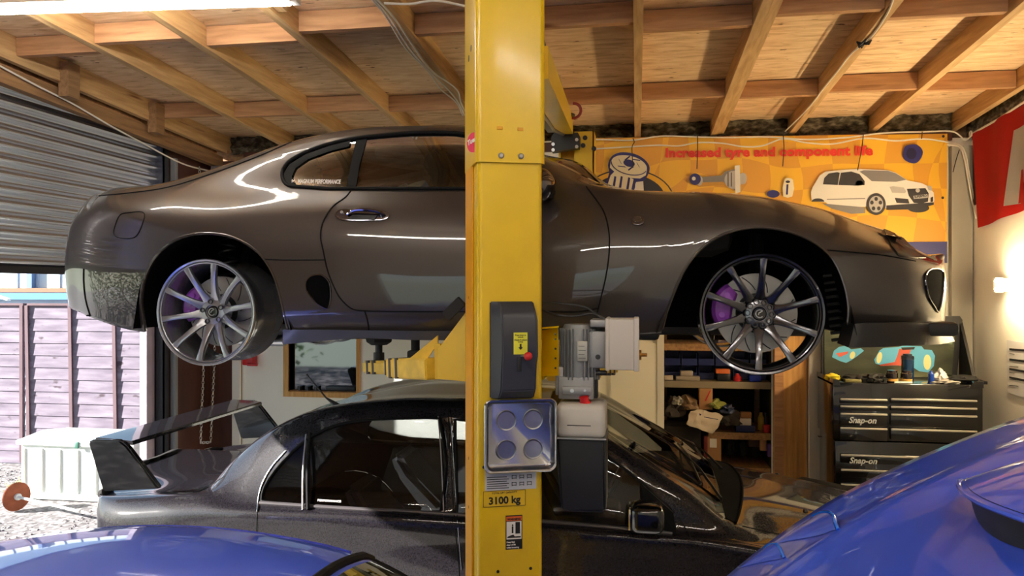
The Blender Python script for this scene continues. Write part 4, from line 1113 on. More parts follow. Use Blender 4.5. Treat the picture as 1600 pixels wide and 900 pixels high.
obj('end_plate', plate(yn, -.0), M['blackgloss'], wing, sharp=50)
b = plate(yn, 0); 
b.transform(Matrix.Translation((0, yf-yn-.04, 0))); obj('end_plate', b, M['blackgloss'], wing, sharp=50)
# wheels
for x in (-2.02, .60):
    arch = [(x+.36*math.cos(a), .31+.36*math.sin(a)) for a in [i*PI/14 for i in range(15)]]+[(x-.36, .02), (x+.36, .02)]
    arch = hull(arch); evo.cut(arch, .45); liner(ev, arch, 3.66, 4.1, M['void']); liner(ev, arch, 2*YE-3.66, 2*YE-4.1, M['void'])
    wl = wheel(ev, (x, 3.66, .315), .235, .22, M['chromedk'], 10, .1, 5, .04, tyre=True)
    kids = list(wl.children); far = wl.copy(); COL.objects.link(far); far.parent = ev; far.scale = (1, -1, 1)
    for k in kids: d = k.copy(); COL.objects.link(d); d.parent = far
# cabin
for yy in (4.08, 4.88):
    for sx in (-.35, -1.15):
        hd = 1 if sx > -1 else .8
        bm = BM(); rbox(bm, sx-.2, sx+.25, yy-.23, yy+.23, .45, .62, .04)
        q = [Vector((sx-.15, 0, .55)), Vector((sx-.36, 0, 1.02*hd)), Vector((sx-.40, 0, 1.17*hd)), Vector((sx-.33, 0, 1.18*hd)), Vector((sx-.26, 0, 1.04*hd)), Vector((sx-.02, 0, .6))]
        t_ = BM(); prism(t_, [p+Vector((0, yy-.2, 0)) for p in q], (0, .4, 0)); bmesh.ops.bevel(t_, geom=t_.edges[:], offset=.035, segments=3, affect='EDGES'); join(bm, t_); obj('seat', bm, M['seat'], ev)
bm = BM(); rbox(bm, .02, .40, 3.74, 5.2, .6, .93, .06); rbox(bm, -2.2, .45, 3.78, 5.18, .25, .3, .01); obj('dashboard', bm, M['interior'], ev)
bm = BM(); lathe(bm, [(.17, 0), (.185, .012), (.17, .024), (.155, .012), (.17, 0)], (-.08, 4.9, .86), (-.9, 0, .45), 28); lathe(bm, [(0, 0), (.05, 0), (.05, .03), (0, .03)], (-.08, 4.9, .86), (-.9, 0, .45), 12); obj('steering_wheel', bm, M['black'], ev)
# small lettering on the rear glass
p = on(497, 782); q = on(532, 782); p = W(496, 783, 3.655); q = W(533, 785, 3.655)
mm = face_m(p, q-p, (0, .1, 1)); tb = text_bm('PERFORMANCE', .014, mm, .0006, .0004); wd = max((v.co-p).length for v in tb.verts); tb.transform(mm @ Matrix.Diagonal(((q-p).length/wd, 1, 1, 1)) @ mm.inverted()); obj('glass_lettering', tb, M['whiteink'], ev)
evo.finish('body_shell', M['evo'], ev, .015)

# ================================================================ blue car in front: roof at the left, bonnet raised at the right
YB = 1.12
def bcol(x, zs, hw=(.80, .84, .86, .84, .77, .66, .45, 0)):
    return [Vector((x, YB+h, z)) for h, z in zip(hw, zs)]
B = [bcol(-2.78, (.45,.55,.7,.85,.93,.97,.98,.98), (0,)*8), bcol(-2.76, (.32,.5,.7,.85,.93,.96,.97,.97), (.55,.6,.6,.58,.5,.4,.3,0)),
 bcol(-2.60, (.25,.5,.7,.85,.95,1.0,1.02,1.03), (.70,.78,.8,.78,.70,.58,.4,0)),
 bcol(-2.30, (.20,.5,.72,.88,1.0,1.10,1.14,1.16)),
 bcol(-2.00, (.20,.5,.72,.89,1.0,1.19,1.25,1.27)),
 bcol(-1.75, (.20,.5,.72,.89,1.0,1.265,1.335,1.36), (.80,.84,.86,.84,.78,.70,.5,0)),
 bcol(-1.45, (.20,.5,.72,.89,1.0,1.325,1.395,1.42), (.80,.84,.86,.84,.79,.74,.54,0)),
 bcol(-1.15, (.20,.5,.72,.89,.99,1.345,1.42,1.445), (.80,.84,.86,.84,.79,.75,.55,0)),
 bcol(-.88, (.20,.5,.72,.89,.98,1.33,1.405,1.43), (.80,.84,.86,.84,.79,.755,.55,0)),
 bcol(-.66, (.20,.5,.72,.89,.97,1.29,1.375,1.40), (.80,.84,.86,.84,.79,.75,.54,0)),
 bcol(-.45, (.20,.5,.72,.88,.96,1.195,1.30,1.335), (.80,.84,.86,.84,.79,.745,.53,0)),
 bcol(-.15, (.20,.5,.72,.87,.95,1.06,1.16,1.20), (.80,.84,.86,.84,.79,.75,.54,0)),
 bcol(.10, (.20,.5,.72,.85,.91,.94,1.00,1.03), (.80,.84,.86,.84,.80,.76,.55,0)),
 bcol(.18, (.20,.5,.72,.83,.88,.90,.92,.93), (.80,.84,.86,.84,.81,.77,.55,0)),
 bcol(.60, (.20,.5,.70,.80,.84,.86,.86,.86), (.80,.84,.86,.84,.81,.74,.55,0)),
 bcol(1.05, (.20,.45,.65,.74,.78,.79,.80,.80), (.78,.82,.84,.82,.78,.7,.5,0)),
 bcol(1.30, (.20,.4,.55,.64,.70,.71,.72,.72), (.62,.66,.66,.64,.6,.55,.4,0)),
 bcol(1.42, (.25,.4,.52,.6,.66,.67,.68,.68), (0,)*8)]
for c in B:
    for v in c: v.y = 2*YB-v.y     # near side listed first, then mirrored
blu = Body(B, YB, 8, 7)
bc = thing('blue_car', 'blue sports car in the foreground with its bonnet propped open, seen from above its roof', 'car', (-.7, YB, 0))
gw = blu.take(lambda f: f[blu.lr]/100 >= 5.12 and 9.1 <= f[blu.lc]/100 < 12.0); 
obj('windscreen', gw, mat('windscreen_glass', (60, 56, 30), .04, spec=1, coat=1, coat_rough=0), bc)
gr = blu.take(lambda f: f[blu.lr]/100 >= 5.25 and 3.4 <= f[blu.lc]/100 < 4.9); obj('rear_glass', gr, M['blackgloss'], bc)
bay = blu.take(lambda f: f[blu.lr]/100 >= 5.0 and 13.0 <= f[blu.lc]/100 < 15.0); bay.free()
dl = hull([(-2.05,1.03),(-1.8,1.22),(-1.45,1.285),(-1.15,1.30),(-.85,1.28),(-.62,1.22),(-.1,1.0),(-.12,.985),(-2.0,1.01)])
g = blu.cut(dl); islands('side_glass', g, M['blackgloss'], bc)
for x in (-2.0, .55):
    arch = hull([(x+.35*math.cos(a), .31+.35*math.sin(a)) for a in [i*PI/14 for i in range(15)]]+[(x-.35, .02), (x+.35, .02)]); blu.cut(arch, .45)
    liner(bc, arch, YB-.78, YB-.4, M['black']); 
    wl = wheel(bc, (x, YB-.80, .315), .235, .22, M['chromedk'], 10, .1, 5, .04, tyre=True)
    kids = list(wl.children); far = wl.copy(); COL.objects.link(far); far.parent = bc; far.scale = (1, -1, 1)
    for k in kids: d = k.copy(); COL.objects.link(d); d.parent = far
# roof and screen trims on the far side
def bdown(x, y, off=.004):
    h = blu.bvh.ray_cast(Vector((x, y, 3)), Vector((0, 0, -1)))[0]; return h+Vector((0, 0, off)) if h else None
P = [bdown(-.655, YB-.72+1.44*i/24) for i in range(25)]; P = [p for p in P if p]
bm = BM(); tube(bm, P, .012, 8); obj('screen_top_seal', bm, M['seal'], bc)
for s_ in (1, -1):
    P = [bdown(-.66+.72*i/20, YB+s_*(.735-.0*i), .003) for i in range(21)]; bm = BM(); tube(bm, [p for p in P if p], .012, 8); obj('a_pillar_trim', bm, M['seal'], bc)
    P = [bdown(-1.95+1.25*i/20, YB+s_*.70, .001) for i in range(21)]; bm = BM(); tube(bm, [p for p in P if p], .004, 6); obj('roof_gutter', bm, mat('deep_blue', (30, 52, 170), .4, coat=.5), bc)
bm = BM(); rbox(bm, .2, 1.15, YB-.66, YB+.66, .45, .5, .01); rbox(bm, .35, .85, YB-.3, YB+.25, .5, .72, .03); rbox(bm, .3, .5, YB-.6, YB-.4, .5, .74, .02)
for i in range(4): cyl(bm, (.42+i*.1, YB-.35, .68), (.42+i*.1, YB+.3, .70), .03, 10)
obj('engine', bm, M['darksteel'], bc)
# raised bonnet
prof = spline([Vector((.00, 0, 1.04)), Vector((.09, 0, 1.175)), Vector((.205, 0, 1.312)), Vector((.41, 0, 1.485)), Vector((.593, 0, 1.597)), Vector((.866, 0, 1.722)), Vector((1.05, 0, 1.775)), Vector((1.16, 0, 1.785))], 6)
hwf = lambda t: .765-.03*t-.10*max(0, t-.85)/.15
bm = BM(); G = []; NJ = 40
def bon(i, j):
    t = i/(len(prof)-1); p = prof[i]; q = prof[min(i+1, len(prof)-1)]-prof[max(i-1, 0)]; n = Vector((-q.z, 0, q.x)).normalized()
    s_ = -1+2*j/NJ; hw = hwf(t); crown = .045*(1-abs(s_)**2.6)
    crease = .012*math.exp(-((abs(s_)-.62)/.07)**2)
    return Vector((p.x, YB+s_*hw, p.z))+n*(crown+crease), n
for i in range(len(prof)):
    G.append([bm.verts.new(bon(i, j)[0]) for j in range(NJ+1)])
for i in range(len(prof)-1):
    for j in range(NJ): bm.faces.new((G[i][j], G[i][j+1], G[i+1][j+1], G[i+1][j]))
bmesh.ops.recalc_face_normals(bm, faces=bm.faces[:])
if bm.faces[10].normal.dot(bon(3, 10)[1]) < 0: bmesh.ops.reverse_faces(bm, faces=bm.faces[:])
bb = BVHTree.FromBMesh(bm)
hood = obj('raised_bonnet', bm, M['blue'], bc, sharp=60, mats=[M['blackgloss']])
md = hood.modifiers.new('thickness', 'SOLIDIFY'); md.thickness = .02; md.offset = -1; md.material_offset = 0
def bh(px, py, off=0):
    loc, n, i, d = bb.ray_cast(CAM, ray(px, py))
    if loc is None: loc, n, i, d = bb.find_nearest(W(px, py, YB+.7))
    d_ = ray(px, py); n = -n if n.dot(d_) > 0 else n
    return loc+n*off, n
def blister(base, ctrl, hgt, nm, dark):
    """raised scoop: base = outline points on the bonnet (tip first), opening at the far end"""
    pass
def scoop(tip, mouthA, mouthB, hgt, name):
    """teardrop scoop from a pointed tip to a crescent mouth between mouthA and mouthB"""
    T, n = bh(*tip); A, nA = bh(*mouthA); Bp, nB = bh(*mouthB)
    bm = BM(); rows = []; NI, NK = 14, 12
    for i in range(NI+1):
        t = i/NI; a = T.lerp(A, t); b = T.lerp(Bp, t); row = []
        for k in range(NK+1):
            s_ = k/NK; p = a.lerp(b, s_); bulge = math.sin(PI*s_)**.7*hgt*(t**1.1)
            fwd = (A+Bp-T*2).normalized()*(.035*math.sin(PI*s_)*t)
            # stay on the bonnet surface
            o = p+fwd+n*.2; h = bb.ray_cast(o, -n)[0]; h = h if h else p
            row.append(bm.verts.new(h+n*(bulge+.001)))
        rows.append(row)
    for r0, r1 in zip(rows, rows[1:]):
        for k in range(NK): bm.faces.new((r0[k], r0[k+1], r1[k+1], r1[k]))
    edge = [v.co.copy() for v in rows[-1]]
    bmesh.ops.recalc_face_normals(bm, faces=bm.faces[:])
    o = obj(name, bm, M['blue'], hood, sharp=60)
    bm = BM(); base = [e-n*((e-A).dot(n))+n*.002 for e in edge]
    up = [bm.verts.new(e-(A+Bp-T*2).normalized()*.006) for e in edge]; dn = [bm.verts.new(e-(A+Bp-T*2).normalized()*.006) for e in base]
    for k in range(len(up)-1): bm.faces.new((up[k], up[k+1], dn[k+1], dn[k]))
    obj('mouth', bm, M['black'], o) if False else obj(name+'_mouth', bm, M['black'], hood)
    bm = BM(); tube(bm, edge, .0035, 6); obj(name+'_rim', bm, mat('bright_blue', (20, 110, 230), .25, coat=1), hood)
scoop((1212,850), (1268,812), (1310,828), .022, 'bonnet_vent')
scoop((1155,888), (1186,858), (1226,872), .022, 'bonnet_vent')
# central intake standing proud, its mouth facing the windscreen side
A, n = bh(1519, 772); Bq, n2 = bh(1592, 812)
fw = (bh(1600, 700)[0]-A); fw = (fw-n*fw.dot(n)).normalized()
lat = (Bq-A); lat = (lat-n*lat.dot(n)); Lw = lat.length; lat.normalize(); fw = n.cross(lat); fw = fw if fw.x > 0 else -fw
bm = BM(); rows = []; NI, NK = 12, 18
for i in range(NI+1):
    t = i/NI; row = []
    for k in range(NK+1):
        s_ = k/NK; x = A+lat*(Lw*2.2*(s_))+fw*(.36*t-.05*math.sin(PI*s_)*(1-t))
        h = bb.ray_cast(x+n*.25, -n)[0]; h = h if h else x
        hh_ = .062*(math.sin(PI*min(max(s_, .0), 1))**.35)*(1-t)**.8
        row.append(bm.verts.new(h+n*(hh_+.001)))
    rows.append(row)
for r0, r1 in zip(rows, rows[1:]):
    for k in range(NK): bm.faces.new((r0[k], r0[k+1], r1[k+1], r1[k]))
edge = [v.co.copy() for v in rows[0]]
bmesh.ops.recalc_face_normals(bm, faces=bm.faces[:]); sc_ = obj('bonnet_scoop', bm, M['blue'], hood, sharp=60)
bm = BM(); up = [bm.verts.new(e+fw*.012) for e in edge]; dn = [bm.verts.new(bb.ray_cast(e+n*.1, -n)[0]+fw*.0+n*.001 if bb.ray_cast(e+n*.1, -n)[0] else e) for e in edge]
for k in range(len(up)-1): bm.faces.new((up[k], up[k+1], dn[k+1], dn[k]))
obj('scoop_mouth', bm, M['black'], hood)
bm = BM(); tube(bm, edge, .004, 6); obj('scoop_rim', bm, M['blue'], hood)
bm = BM(); cyl(bm, (.95, YB-.55, .80), (.86, YB-.5, 1.69), .006, 8); obj('bonnet_prop', bm, M['steel'], bc)
for yy in (YB-.6, YB+.6):
    bm = BM(); bar(bm, (.02, yy, .90), (.03, yy, 1.07), .03, .012); obj('bonnet_hinge', bm, M['darksteel'], bc)
blu.finish('body_shell', M['blue'], bc, .015)

# ================================================================ two-post lift
PA = math.radians(20)
pr_ = W(848, 450, 2.62)                      # right front corner of the near column
ux = Vector((math.cos(PA), math.sin(PA), 0)); uy = Vector((-math.sin(PA), math.cos(PA), 0))
def find_left():
    for k in range(200):
        q = pr_-ux*(.15+k*.002); u = (q.x*CY+q.y*SY)/(q.y*CY-q.x*SY); 
        if 800+F*u <= 747: return .15+k*.002
    return .25
CW = find_left(); CD = .26
PO = pr_-ux*CW; PO.z = 0
lift = thing('two_post_lift', 'yellow two-post vehicle lift carrying the bronze grey coupe', 'vehicle lift', PO, PA)
def cprof(w, d, r, t=.006):
    """C section, open away from +y... walls: front, left and right"""
    o = []
    def arc(cx, cy, a0, a1, rr, n=5): return [(cx+rr*math.cos(math.radians(a0+(a1-a0)*i/n)), cy+rr*math.sin(math.radians(a0+(a1-a0)*i/n))) for i in range(n+1)]
    return [(0, d)]+arc(r, r, 180, 270, r)+arc(w-r, r, 270, 360, r)+[(w, d)]
def column(w, d, r, z0, z1, x0=0, y0=0, lip=.04):
    bm = BM(); P = cprof(w, d, r); P = [(lip, d)]+P+[(w-lip, d)]
    A = [bm.verts.new((x0+a, y0+b, z0)) for a, b in P]; B = [bm.verts.new((x0+a, y0+b, z1)) for a, b in P]
    for i in range(len(P)-1): bm.faces.new((A[i], A[i+1], B[i+1], B[i]))
    bmesh.ops.recalc_face_normals(bm, faces=bm.faces[:]); bmesh.ops.solidify(bm, geom=bm.faces[:], thickness=.006)
    return bm
def post(parent, w, d, ztop, zsl, mcol):
    obj('column', column(w, d, .018, .0, ztop), mcol, parent, local=True, sharp=25)
    obj('upper_sleeve', column(w+.016, d+.02, .020, zsl, ztop+.02, -.008, -.010), mcol, parent, local=True, sharp=25)
    bm = BM(); rbox(bm, -.08, w+.08, -.08, d+.12, 0, .02, .004); obj('base_plate', bm, mcol, parent, local=True)
zsl = W(800, 256, 2.6).z
post(lift, CW, CD, zr(2.7)-.02, zsl, M['yellow'])
# side flange strip, darker orange
bm = BM(); box(bm, -.0075, -.0015, .09, CD-.0, .02, zsl); obj('side_flange', bm, M['orange'], lift, local=True, smooth=False)
def pz(py, px=800): return W(px, py, 2.60).z
def PL(px, py, off=-.0):
    """local x,z on the front face of the column for a photo position"""
    d = ray(px, py); n = -uy; t = (PO-CAM).dot(n)/d.dot(n); p = CAM+d*t-PO
    return p.dot(ux), p.z
def pbox(name, px0, px1, py0, py1, y0, y1, m, r=.0, parent=None, **k):
    x0, z1 = PL(px0, (py0+py1)/2)[0], PL((px0+px1)/2, py0)[1]; x1, z0 = PL(px1, (py0+py1)/2)[0], PL((px0+px1)/2, py1)[1]
    bm = BM()
    if r: rbox(bm, x0, x1, y0, y1, z0, z1, r, 3)
    else: box(bm, x0, x1, y0, y1, z0, z1)
    return obj(name, bm, m, parent or lift, local=True, **k)
for a, b in ((782,244),(813,245)):
    x, z = PL(a, b); bm = BM(); lathe(bm, [(.010, 0), (.010, -.004), (.006, -.009), (0, -.009)], (x, -.0105, z), (0, 1, 0), 16); obj('bolt', bm, M['alu'], lift, local=True)
for a, b in ((780,201),(812,203)):
    x, z = PL(a, b); bm = BM(); rbox(bm, x-.010, x+.010, -.0125, -.0095, z-.006, z+.006, .0014); obj('slot', bm, M['orange'], lift, local=True)
for a, b in ((778,893),(829,888),(756,730)):
    x, z = PL(a, b); bm = BM(); lathe(bm, [(.0055, 0), (.0055, -.001), (0, -.001)], (x, -.0002, z), (0, 1, 0), 12); obj('hole', bm, M['black'], lift, local=True)
for py in (716, 792, 465):     # holes in the side flange
    z = W(733, py, 2.7).z; bm = BM(); lathe(bm, [(.006, 0), (.006, .001), (0, .001)], (-.0075, .17, z), (-1, 0, 0), 12); obj('hole', bm, M['rust'], lift, local=True)
for yy, py in ((.16, 86), (.10, 78)):
    z = W(733, py, 2.65).z; bm = BM(); lathe(bm, [(.012, 0), (.012, .001), (0, .001)], (-.008, yy, z), (-1, 0, 0), 14); obj('hole', bm, M['black'], lift, local=True)
# pink round sticker on the corner of the sleeve
z = W(733, 228, 2.62).z
bm = BM(); lathe(bm, [(.034, -.002), (.034, .0012), (0, .0012)], (-.0115, .022, z), (-.86, -.5, 0), 30); sp = obj('round_sticker', bm, M['pink'], lift, local=True, label='round pink sticker with white script lettering')
m_ = face_m((-.0115-.0028-.5*.027, .022+.86*.027-.0016, z-.008), (.5, -.86, 0), (0, 0, 1)); tb = text_bm('Tuerx', .024, m_ @ Matrix.Rotation(.25, 4, 'Z'), .0006, .0008, shear=.2); obj('script', tb, M['whiteink'], sp, local=True)
# black control cover
x0, zt = PL(765, 471); x1, _ = PL(835, 480); zb = PL(800, 621)[1]
bm = BM()
# faceted body: sloping left side and slightly narrower below
def ring(z, xl, xr, yo, xin): return [(xl, -.002, z), (xl, -.012, z), (xin, -yo, z), (xr-.006, -yo, z), (xr, -yo+.01, z), (xr, -.002, z)]
secs = [ring(zt, x0, x1-.006, .022, x0+.028), ring(zt-.03, x0, x1-.004, .050, x0+.03), ring(zt-.06, x0, x1, .062, x0+.032), ring(zt-.18, x0, x1+.002, .064, x0+.034), ring(zt-.21, x0, x1-.002, .060, x0+.032), ring(zb+.03, x0, x1-.004, .055, x0+.03), ring(zb, x0, x1-.006, .030, x0+.026)]
V = [[bm.verts.new(p) for p in s_] for s_ in secs]
for a, b in zip(V, V[1:]):
    for i in range(5): bm.faces.new((a[i], a[i+1], b[i+1], b[i]))
bm.faces.new(V[0]); bm.faces.new(V[-1][::-1]); bmesh.ops.recalc_face_normals(bm, faces=bm.faces[:]); bmesh.ops.bevel(bm, geom=bm.edges[:], offset=.004, segments=2, affect='EDGES')
cov = obj('control_cover', bm, mat('charcoal_plastic', (44, 46, 54), .42), lift, local=True, sharp=30)
for py in (493, 612):
    x, z = PL(770, py); bm = BM(); lathe(bm, [(.006, 0), (.006, -.004), (0, -.004)], (x+.003, -.016, z), (0, 1, 0), 12); obj('screw', bm, M['black'], cov, local=True)
x, z = PL(806, 566); bm = BM(); rbox(bm, x-.007, x+.007, -.0645, -.060, z-.026, z+.022, .002, 3); obj('lever_slot', bm, M['black'], cov, local=True)
x2, z2 = PL(816, 553)
bm = BM(); t_ = BM(); bmesh.ops.create_uvsphere(t_, u_segments=24, v_segments=16, radius=.0145); t_.transform(Matrix.Translation((x2, -.096, z2))); join(bm, t_); kn = obj('lever_knob', bm, M['red'], cov, local=True, label='red ball knob')
bm = BM(); cyl(bm, (x, -.055, z2-.002), (x2, -.09, z2), .003, 8); obj('lever', bm, M['steel'], cov, local=True)
# yellow label
lx0, lz1 = PL(796, 518); lx1, lz0 = PL(818, 551)
lx0 += .002; 
bm = BM(); box(bm, lx0, lx1, -.0655, -.0638, lz0, lz1); lab = obj('lower_label', bm, mat('label_yellow', (224, 222, 60), .5), cov, local=True)
cx = (lx0+lx1)/2; y_ = -.0662
bm = BM(); H = lz1-lz0
prism(bm, [Vector((cx-.003, y_, lz0+H*.48)), Vector((cx+.003, y_, lz0+H*.48)), Vector((cx+.003, y_, lz0+H*.33)), Vector((cx+.008, y_, lz0+H*.33)), Vector((cx, y_, lz0+H*.2)), Vector((cx-.008, y_, lz0+H*.33)), Vector((cx-.003, y_, lz0+H*.33))], (0, .0005, 0)); obj('arrow', bm, M['blackink'], lab, local=True)
for s_, zf in (('Press lever to', .88), ('unlock', .79), ('Check if column', .66), ('is free', .57)):
    tb = text_bm(s_, .0066, face_m((cx, y_, lz0+H*zf-.002), (1, 0, 0), (0, 0, 1)), .0004, .0002, 'CENTER'); obj('print', tb, M['blackink'], lab, local=True)
# magnetic tray
x0, _ = PL(753, 680); x1, _ = PL(867, 680); zt = PL(810, 620)[1]; zb = PL(810, 736)[1]
dz = .05; k_ = (2.55)/(2.61)
xm, zm = (x0+x1)/2, (zt+zb)/2; hw, hh = (x1-x0)/2*.985, (zt-zb)/2*.98
tray = thing('magnetic_tray', 'square stainless magnetic parts tray stuck on the yellow lift post', 'parts tray', PO+ux*xm+Vector((0, 0, zm))-uy*.03, PA)
def rrect(hw, hh, r, y, n=6):
    o = []
    for cx_, cz_, a0 in ((hw-r, hh-r, 0), (-hw+r, hh-r, 90), (-hw+r, -hh+r, 180), (hw-r, -hh+r, 270)):
        for i in range(n+1): a = math.radians(a0+90*i/n); o.append(Vector((cx_+r*math.cos(a), y, cz_+r*math.sin(a))))
    return o
bm = BM(); prof = [(0, 0, .018, 0.028), (-.004, -.004, .018, .0), (.0, .0, .020, -.006), (-.004, -.004, .018, -.009), (-.009, -.009, .018, -.007), (-.013, -.013, .016, .014), (-.02, -.02, .014, .019)]
R_ = [[bm.verts.new(p) for p in rrect(hw+a, hh+b, r+.004, y)] for a, b, r, y in [(-.012,-.012,.016,.03),(-.006,-.006,.016,.0),(.0,.0,.02,-.006),(-.003,-.003,.02,-.010),(-.008,-.008,.02,-.008),(-.012,-.012,.018,.010),(-.018,-.018,.016,.016)]]
for a, b in zip(R_, R_[1:]):
    n = len(a)
    for i in range(n): bm.faces.new((a[i], a[(i+1) % n], b[(i+1) % n], b[i]))
bm.faces.new(R_[-1]); bm.faces.new(R_[0][::-1]); bmesh.ops.recalc_face_normals(bm, faces=bm.faces[:])
obj('tray', bm, mat('brushed_stainless', (178, 180, 186), .22, metal=1), tray, local=True, sharp=40)
for sx in (-1, 1):
    for sz in (-1, 1):
        bm = BM(); lathe(bm, [(.034, .0165), (.034, .011), (.0325, .009), (.030, .010), (.029, .0135), (0, .0135)], (sx*.046, 0, sz*.050), (0, 1, 0), 36); obj('magnet_boss', bm, mat('dull_stainless', (150, 150, 154), .3, metal=1) if (sx, sz) == (-1, -1) else bpy.data.materials['dull_stainless'], tray, local=True)
# paper plate label
def pgrid(px0, px1, py0, py1): 
    a = PL(px0, (py0+py1)/2)[0]; b = PL(px1, (py0+py1)/2)[0]; c = PL((px0+px1)/2, py0)[1]; d = PL((px0+px1)/2, py1)[1]; return a, b, d, c
a, b, c, d = pgrid(758, 838, 728, 765); bm = BM(); box(bm, a, b, -.0016, 0, c, d); lp = obj('instruction_label', bm, mat('label_silver', (196, 198, 204), .5), lift, local=True)
bm = BM()
for i in range(6): box(bm, a+.006, a+(b-a)*(.42 if i % 2 else .46), -.0022, -.0016, c+.006+i*.0075, c+.0085+i*.0075)
for i in range(3):
    for j in range(2):
        xx = a+(b-a)*(.56+i*.15); z_ = c+.012+j*.024
        rb = [(xx-.007, z_), (xx+.007, z_), (xx+.007, z_+.004), (xx-.007, z_+.004)]
        for dx_ in (-.008, .006): box(bm, xx+dx_, xx+dx_+.002, -.0022, -.0016, z_, z_+.014)
        box(bm, xx-.006, xx+.006, -.0022, -.0016, z_+.002, z_+.004); box(bm, xx-.006, xx+.006, -.0022, -.0016, z_+.011, z_+.013)
obj('print', bm, M['blackink'], lp, local=True, smooth=False)
# 3100 kg
a, b, c, d = pgrid(755, 821, 766, 791); bm = BM(); box(bm, a, b, -.0016, 0, c, d); kg = obj('capacity_label', bm, mat('label_gold', (226, 186, 30), .45), lift, local=True)
bm = BM()
for q in ((a, b, d-.0015, d), (a, b, c, c+.0015), (a, a+.0015, c, d), (b-.0015, b, c, d)): box(bm, q[0], q[1], -.0022, -.0016, q[2], q[3])
obj('border', bm, M['blackink'], kg, local=True, smooth=False)
tb = text_bm('3100 kg', .034, face_m(((a+b)/2, -.0022, c+.010), (1, 0, .02), (0, 0, 1)), .0006, .0012, 'CENTER'); obj('lettering', tb, M['blackink'], kg, local=True)
tb = text_bm('TOTAL LIFT CAPACITY', .0085, face_m(((a+b)/2, -.0022, d-.0105), (1, 0, .02), (0, 0, 1)), .0006, .0002, 'CENTER'); obj('lettering', tb, M['blackink'], kg, local=True)
# warning label
a, b, c, d = pgrid(790, 816, 805, 858); bm = BM(); box(bm, a, b, -.0016, 0, c, d); wl_ = obj('warning_label', bm, M['blackink'], lift, local=True)
H = d-c; Wd = b-a
bm = BM(); box(bm, a+.002, b-.002, -.0022, -.0016, d-H*.16, d-.003); obj('orange_band', bm, mat('label_orange', (224, 104, 40), .5), wl_, local=True)
bm = BM(); box(bm, a+.003, b-.003, -.0022, -.0016, c+H*.30, d-H*.18); obj('white_field', bm, M['whiteink'], wl_, local=True)
bm = BM(); y_ = -.0028
box(bm, a+Wd*.58, a+Wd*.86, y_, y_+.0006, c+H*.46, c+H*.80); box(bm, a+Wd*.1, a+Wd*.9, y_, y_+.0006, c+H*.34, c+H*.38); box(bm, a+Wd*.36, a+Wd*.46, y_, y_+.0006, c+H*.48, c+H*.68)
lathe(bm, [(.003, 0), (0, -.0003)], (a+Wd*.41, y_, c+H*.715), (0, 1, 0), 12); prism(bm, [Vector((a+Wd*.1, y_, c+H*.38)), Vector((a+Wd*.55, y_, c+H*.38)), Vector((a+Wd*.45, y_, c+H*.44))], (0, .0006, 0)); obj('pictogram', bm, M['blackink'], wl_, local=True, smooth=False)
tb = text_bm('WARNING', .0095, face_m(((a+b)/2, y_, d-H*.135), (1, 0, 0), (0, 0, 1)), .0005, .0005, 'CENTER'); obj('lettering', tb, M['blackink'], wl_, local=True)
for s_, zf in (('Keep feet', .20), ('clear of lift', .12), ('while lowering', .04)):
    tb = text_bm(s_, .0072, face_m((a+.003, y_, c+H*zf), (1, 0, 0), (0, 0, 1)), .0005, .0003); obj('lettering', tb, M['whiteink'], wl_, local=True)
# carriage behind the column and the arms
zc = W(700, 540, 2.9).z
def wpart(name, bm, m, **k): return obj(name, bm, m, lift, **k)
cc = PO+ux*CW/2+uy*(CD+.02)
g0 = [W(727,596,2.86), W(684,592,2.86), W(684,545,2.86), W(690,538,2.86), W(727,489,2.86)]
bm = BM(); prism(bm, g0, (0, .02, 0)); q0, q1 = W(692, 595, 2.88), W(727, 595, 2.88)
rbox(bm, W(686,500,2.875).x, W(850,500,2.875).x, 2.881, 3.0, W(700,592,2.86).z, W(700,548,2.86).z, .006)
car_ = wpart('carriage', bm, M['yellow'], sharp=30)
bm = BM(); p = W(708, 480, 2.84); bar(bm, W(697,495,2.84), W(722,470+0,2.84), .03, .04); obj('rubber_pad', bm, M['rubber'], lift)
